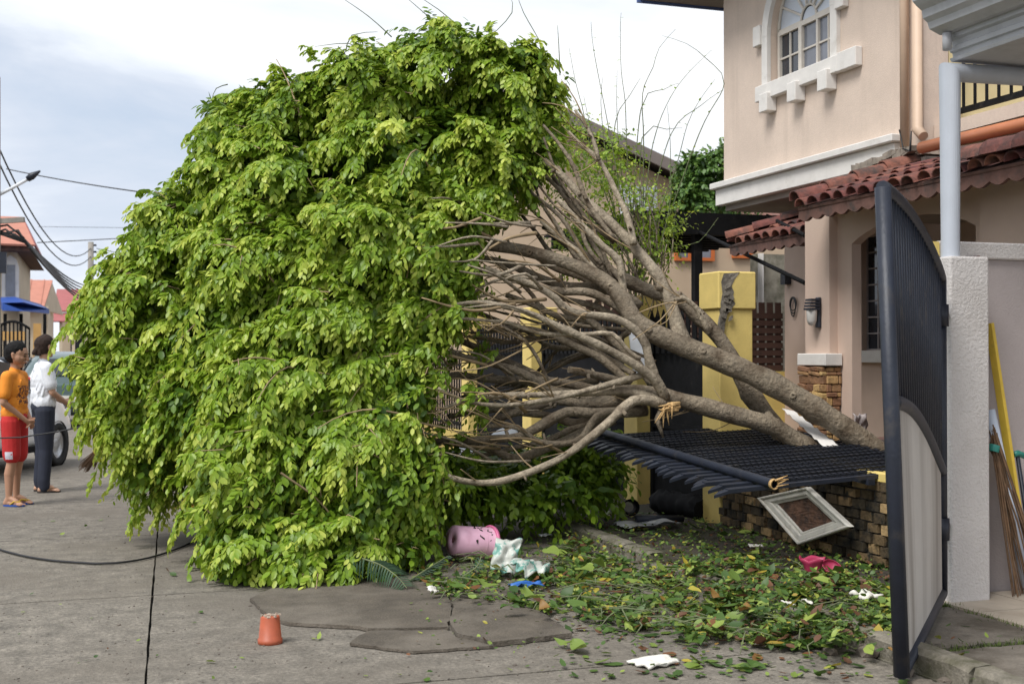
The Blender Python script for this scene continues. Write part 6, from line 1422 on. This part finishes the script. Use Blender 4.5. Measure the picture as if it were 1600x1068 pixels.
    if long_hair:
        for i in range(6): Hh.append(('c', h(-.07, (i - 2.5) * .018, .02), h(-.085, (i - 2.5) * .016, -.075), .024 * hs_, .018 * hs_))
        Hh.append(('c', h(-.1, 0, -.03), h(-.125, .0, -.06), .03 * hs_, .026 * hs_))
    blob('hair', Hh, .0055 * s, hair, e_, 2)
    # top: torso and short sleeves, with folds
    T_ = [('e', V(lean * .5, 0, 1.16), V(.118 * k, .162 * k, .175)), ('e', V(.004, 0, 1.02), V(.118 * k, .155 * k, .14)), ('c', V(.002, -.06, .93), V(.002, .06, .93), .108 * s * k, .108 * s * k), ('c', V(lean * .7, -.135, 1.285), V(lean * .7, .135, 1.285), .062 * s, .062 * s), ('c', V(lean * .7, 0, 1.30), V(lean * .8, 0, 1.345), .062 * s, .055 * s)]
    for sd in (-1, 1):
        sh_, el, wr = A_[sd]; T_ += [('c', sh_, sh_.lerp(el, .68), .058 * s * k, .062 * s * k), ('c', sh_ + V(0, -sd * .05, -.03), sh_.lerp(el, .3), .058 * s, .058 * s)]
    for i in range(26):
        a_ = random.random() * 6.28; z_ = random.uniform(.86, 1.18); p0 = V(.112 * k * math.cos(a_), .155 * k * math.sin(a_), z_); p1_ = V(.112 * k * math.cos(a_ + .25), .155 * k * math.sin(a_ + .25), z_ + random.uniform(.05, .14)); T_.append(('c', p0, p1_, .012 * s, .006 * s))
    blob('shirt', T_, .008 * s, top, e_, 4)
    Bm = [('e', V(0, 0, .88), V(.115 * k, .162, .11)), ('c', V(0, -.05, .95), V(0, .05, .95), .1 * s * k, .1 * s * k)]
    for sd in (-1, 1):
        hip, knee, ank = hips[sd]
        if shorts: Bm += [('c', hip, hip.lerp(knee, .86), .098 * s * k, .088 * s * k), ('c', V(0, sd * .03, .84), hip.lerp(knee, .6), .08 * s, .07 * s)]
        else: Bm += [('c', hip, hip.lerp(knee, .5), .096 * s * k, .085 * s * k), ('c', hip.lerp(knee, .5), knee, .085 * s * k, .072 * s), ('c', knee, ank.lerp(knee, .1), .07 * s, .064 * s), ('c', ank.lerp(knee, .1), ank + V(.01, 0, -.03), .064 * s, .06 * s)]
    blob('shorts' if shorts else 'trousers', Bm, .008 * s, bottom, e_, 4)
    for sd in (-1, 1):   # slippers
        ank = hips[sd][2]; c_ = ank + V(.045, sd * .008, 0); yaw_ = sd * .12; n = 18
        out_ = [Vector(((.125 if math.cos(t) > 0 else .105) * math.cos(t), (.047 if math.cos(t) > 0 else .038) * math.sin(t))) for t in [2 * math.pi * i / n for i in range(n)]]
        z0_ = .002 if not legs else max(.002, ank.z - .085 * s)
        MB().prism([(c_.x + (p.x * math.cos(yaw_) - p.y * math.sin(yaw_)) * s, c_.y + (p.x * math.sin(yaw_) + p.y * math.cos(yaw_)) * s, z0_) for p in out_], (0, 0, .016)).build('slipper', shoe_sole, e_, True)
        f_ = ank + V(.13, sd * .02, -.03); MB().tube([ank + V(.03, -.045, -.065), ank + V(.07, -.034, -.032), f_ + V(-.005, 0, -.02), ank + V(.07, .038, -.032), ank + V(.03, .05, -.065)], .007 * s, 6).build('slipper_strap', shoe_strap, e_, True)
    return e_
M_orange_sh = print_mat('orange cotton', (.80, .27, .025), (.14, .05, .03), (.05, .3, -.10, .07, .95, 1.12), 55)
M_red_sh = print_mat('red shorts cloth', (.50, .022, .022), (.62, .60, .66), (-.02, .05, -.3, -.08, .44, .51), 8)
M_white_sh = print_mat('white cotton', (.74, .76, .80), (.36, .18, .12), (.06, .3, -.12, .08, 1.08, 1.2), 34)
M_navy = mat('navy trousers', (.018, .022, .038), .85, .15, 10, bump=.3, bscale=25)
M_yshirt = mat('faded green shirt', (.15, .2, .12), .85, .1, 10)
M_khaki = mat('khaki shorts', (.25, .20, .12), .85, .1, 10)
M_slipb = mat('blue slipper', (.02, .07, .30), .6, .1, 10)
M_slipy = mat('yellow strap', (.62, .40, .04), .5, .1, 10)
M_slipk = mat('dark sandal', (.03, .022, .02), .6, .1, 10)
M_strapk = mat('tan strap', (.30, .18, .10), .6, .1, 10)
clasp = {1: ((-.02, .205, 1.03), (.13, .06, .86), (.4, -.75, -.5), (-.3, -.6, -.5), (.6, .2, .5)), -1: ((-.015, -.205, 1.03), (.145, -.05, .845), (.3, .75, -.5), (-.4, .5, -.5), (.7, -.2, .5))}
bp_ = onz(22, 789, 0)
person((bp_.x, bp_.y, 0), R(-22), 1.50, 'boy in orange t-shirt and red shorts standing with clasped hands', M_skin, M_hair, M_orange_sh, M_red_sh, True, M_slipb, M_slipy, clasp, R(4), R(8), headk=1.10, bulk=1.0, stance=.075)
wp_ = onz(67, 768, 0)
arms2 = {1: ((.03, .20, 1.03), (.20, .06, .93), (.5, -.7, -.2), (-.3, -.6, -.5), (.5, .3, .6)), -1: ((.05, -.19, 1.03), (.22, -.04, .92), (.4, .7, -.2), (-.4, .5, -.5), (.6, -.3, .6))}
person((wp_.x, wp_.y, 0), R(14), 1.59, 'woman in white t-shirt and navy trousers looking away along the street', M_skin2, M_hair2, M_white_sh, M_navy, False, M_slipk, M_strapk, arms2, R(16), 0, True, bulk=1.06, stance=.085)
sp_ = onz(298, 790, 0)
arms3 = {1: ((.14, .18, 1.02), (.32, .08, .98), (.8, -.2, -.5), (-.2, -.5, -.7), (.3, -.2, .8)), -1: ((.12, -.2, 1.03), (.34, -.1, .80), (.7, .3, -.6), (-.2, .5, -.7), (.3, .2, .8))}
person((sp_.x, sp_.y, 0), R(172), 1.62, 'sweeper mostly hidden by leaves, one bare leg and yellow slipper showing', M_skin3, M_hair, M_yshirt, M_khaki, True, M_slipy, M_slipy, arms3, 0, R(18), lean=.06, stance=.1)
# the sweeper's broom: handle in the hands, fan of fibres near the ground
bm_ = empty('soft_broom', D(140, 730, 12.3), 0, 'soft brown fibre broom with yellow binding sticking out of the leaves', 'broom')
b0, b1_, b2_ = D(136, 728, 12.3), D(158, 700, 12.2), D(285, 590, 11.9)
MB().tube([b1_, b2_], .012, 8).build('handle', M_wood_y, bm_)
fb_ = MB(); d = (b0 - b1_)
for i in range(60):
    o_ = Vector((random.uniform(-.07, .07), random.uniform(-.03, .03), random.uniform(-.05, .05))); fb_.tube([b1_ + o_ * .25, b0 + o_ - d * random.uniform(-.1, .15)], [.006, .004], 4, cap=False)
fb_.build('fibres', M_stick, bm_, kind='stuff')
MB().tube([b1_ - d * .55, b1_ + d * .25], [.03, .05], 10).build('binding', M_wood_y, bm_)
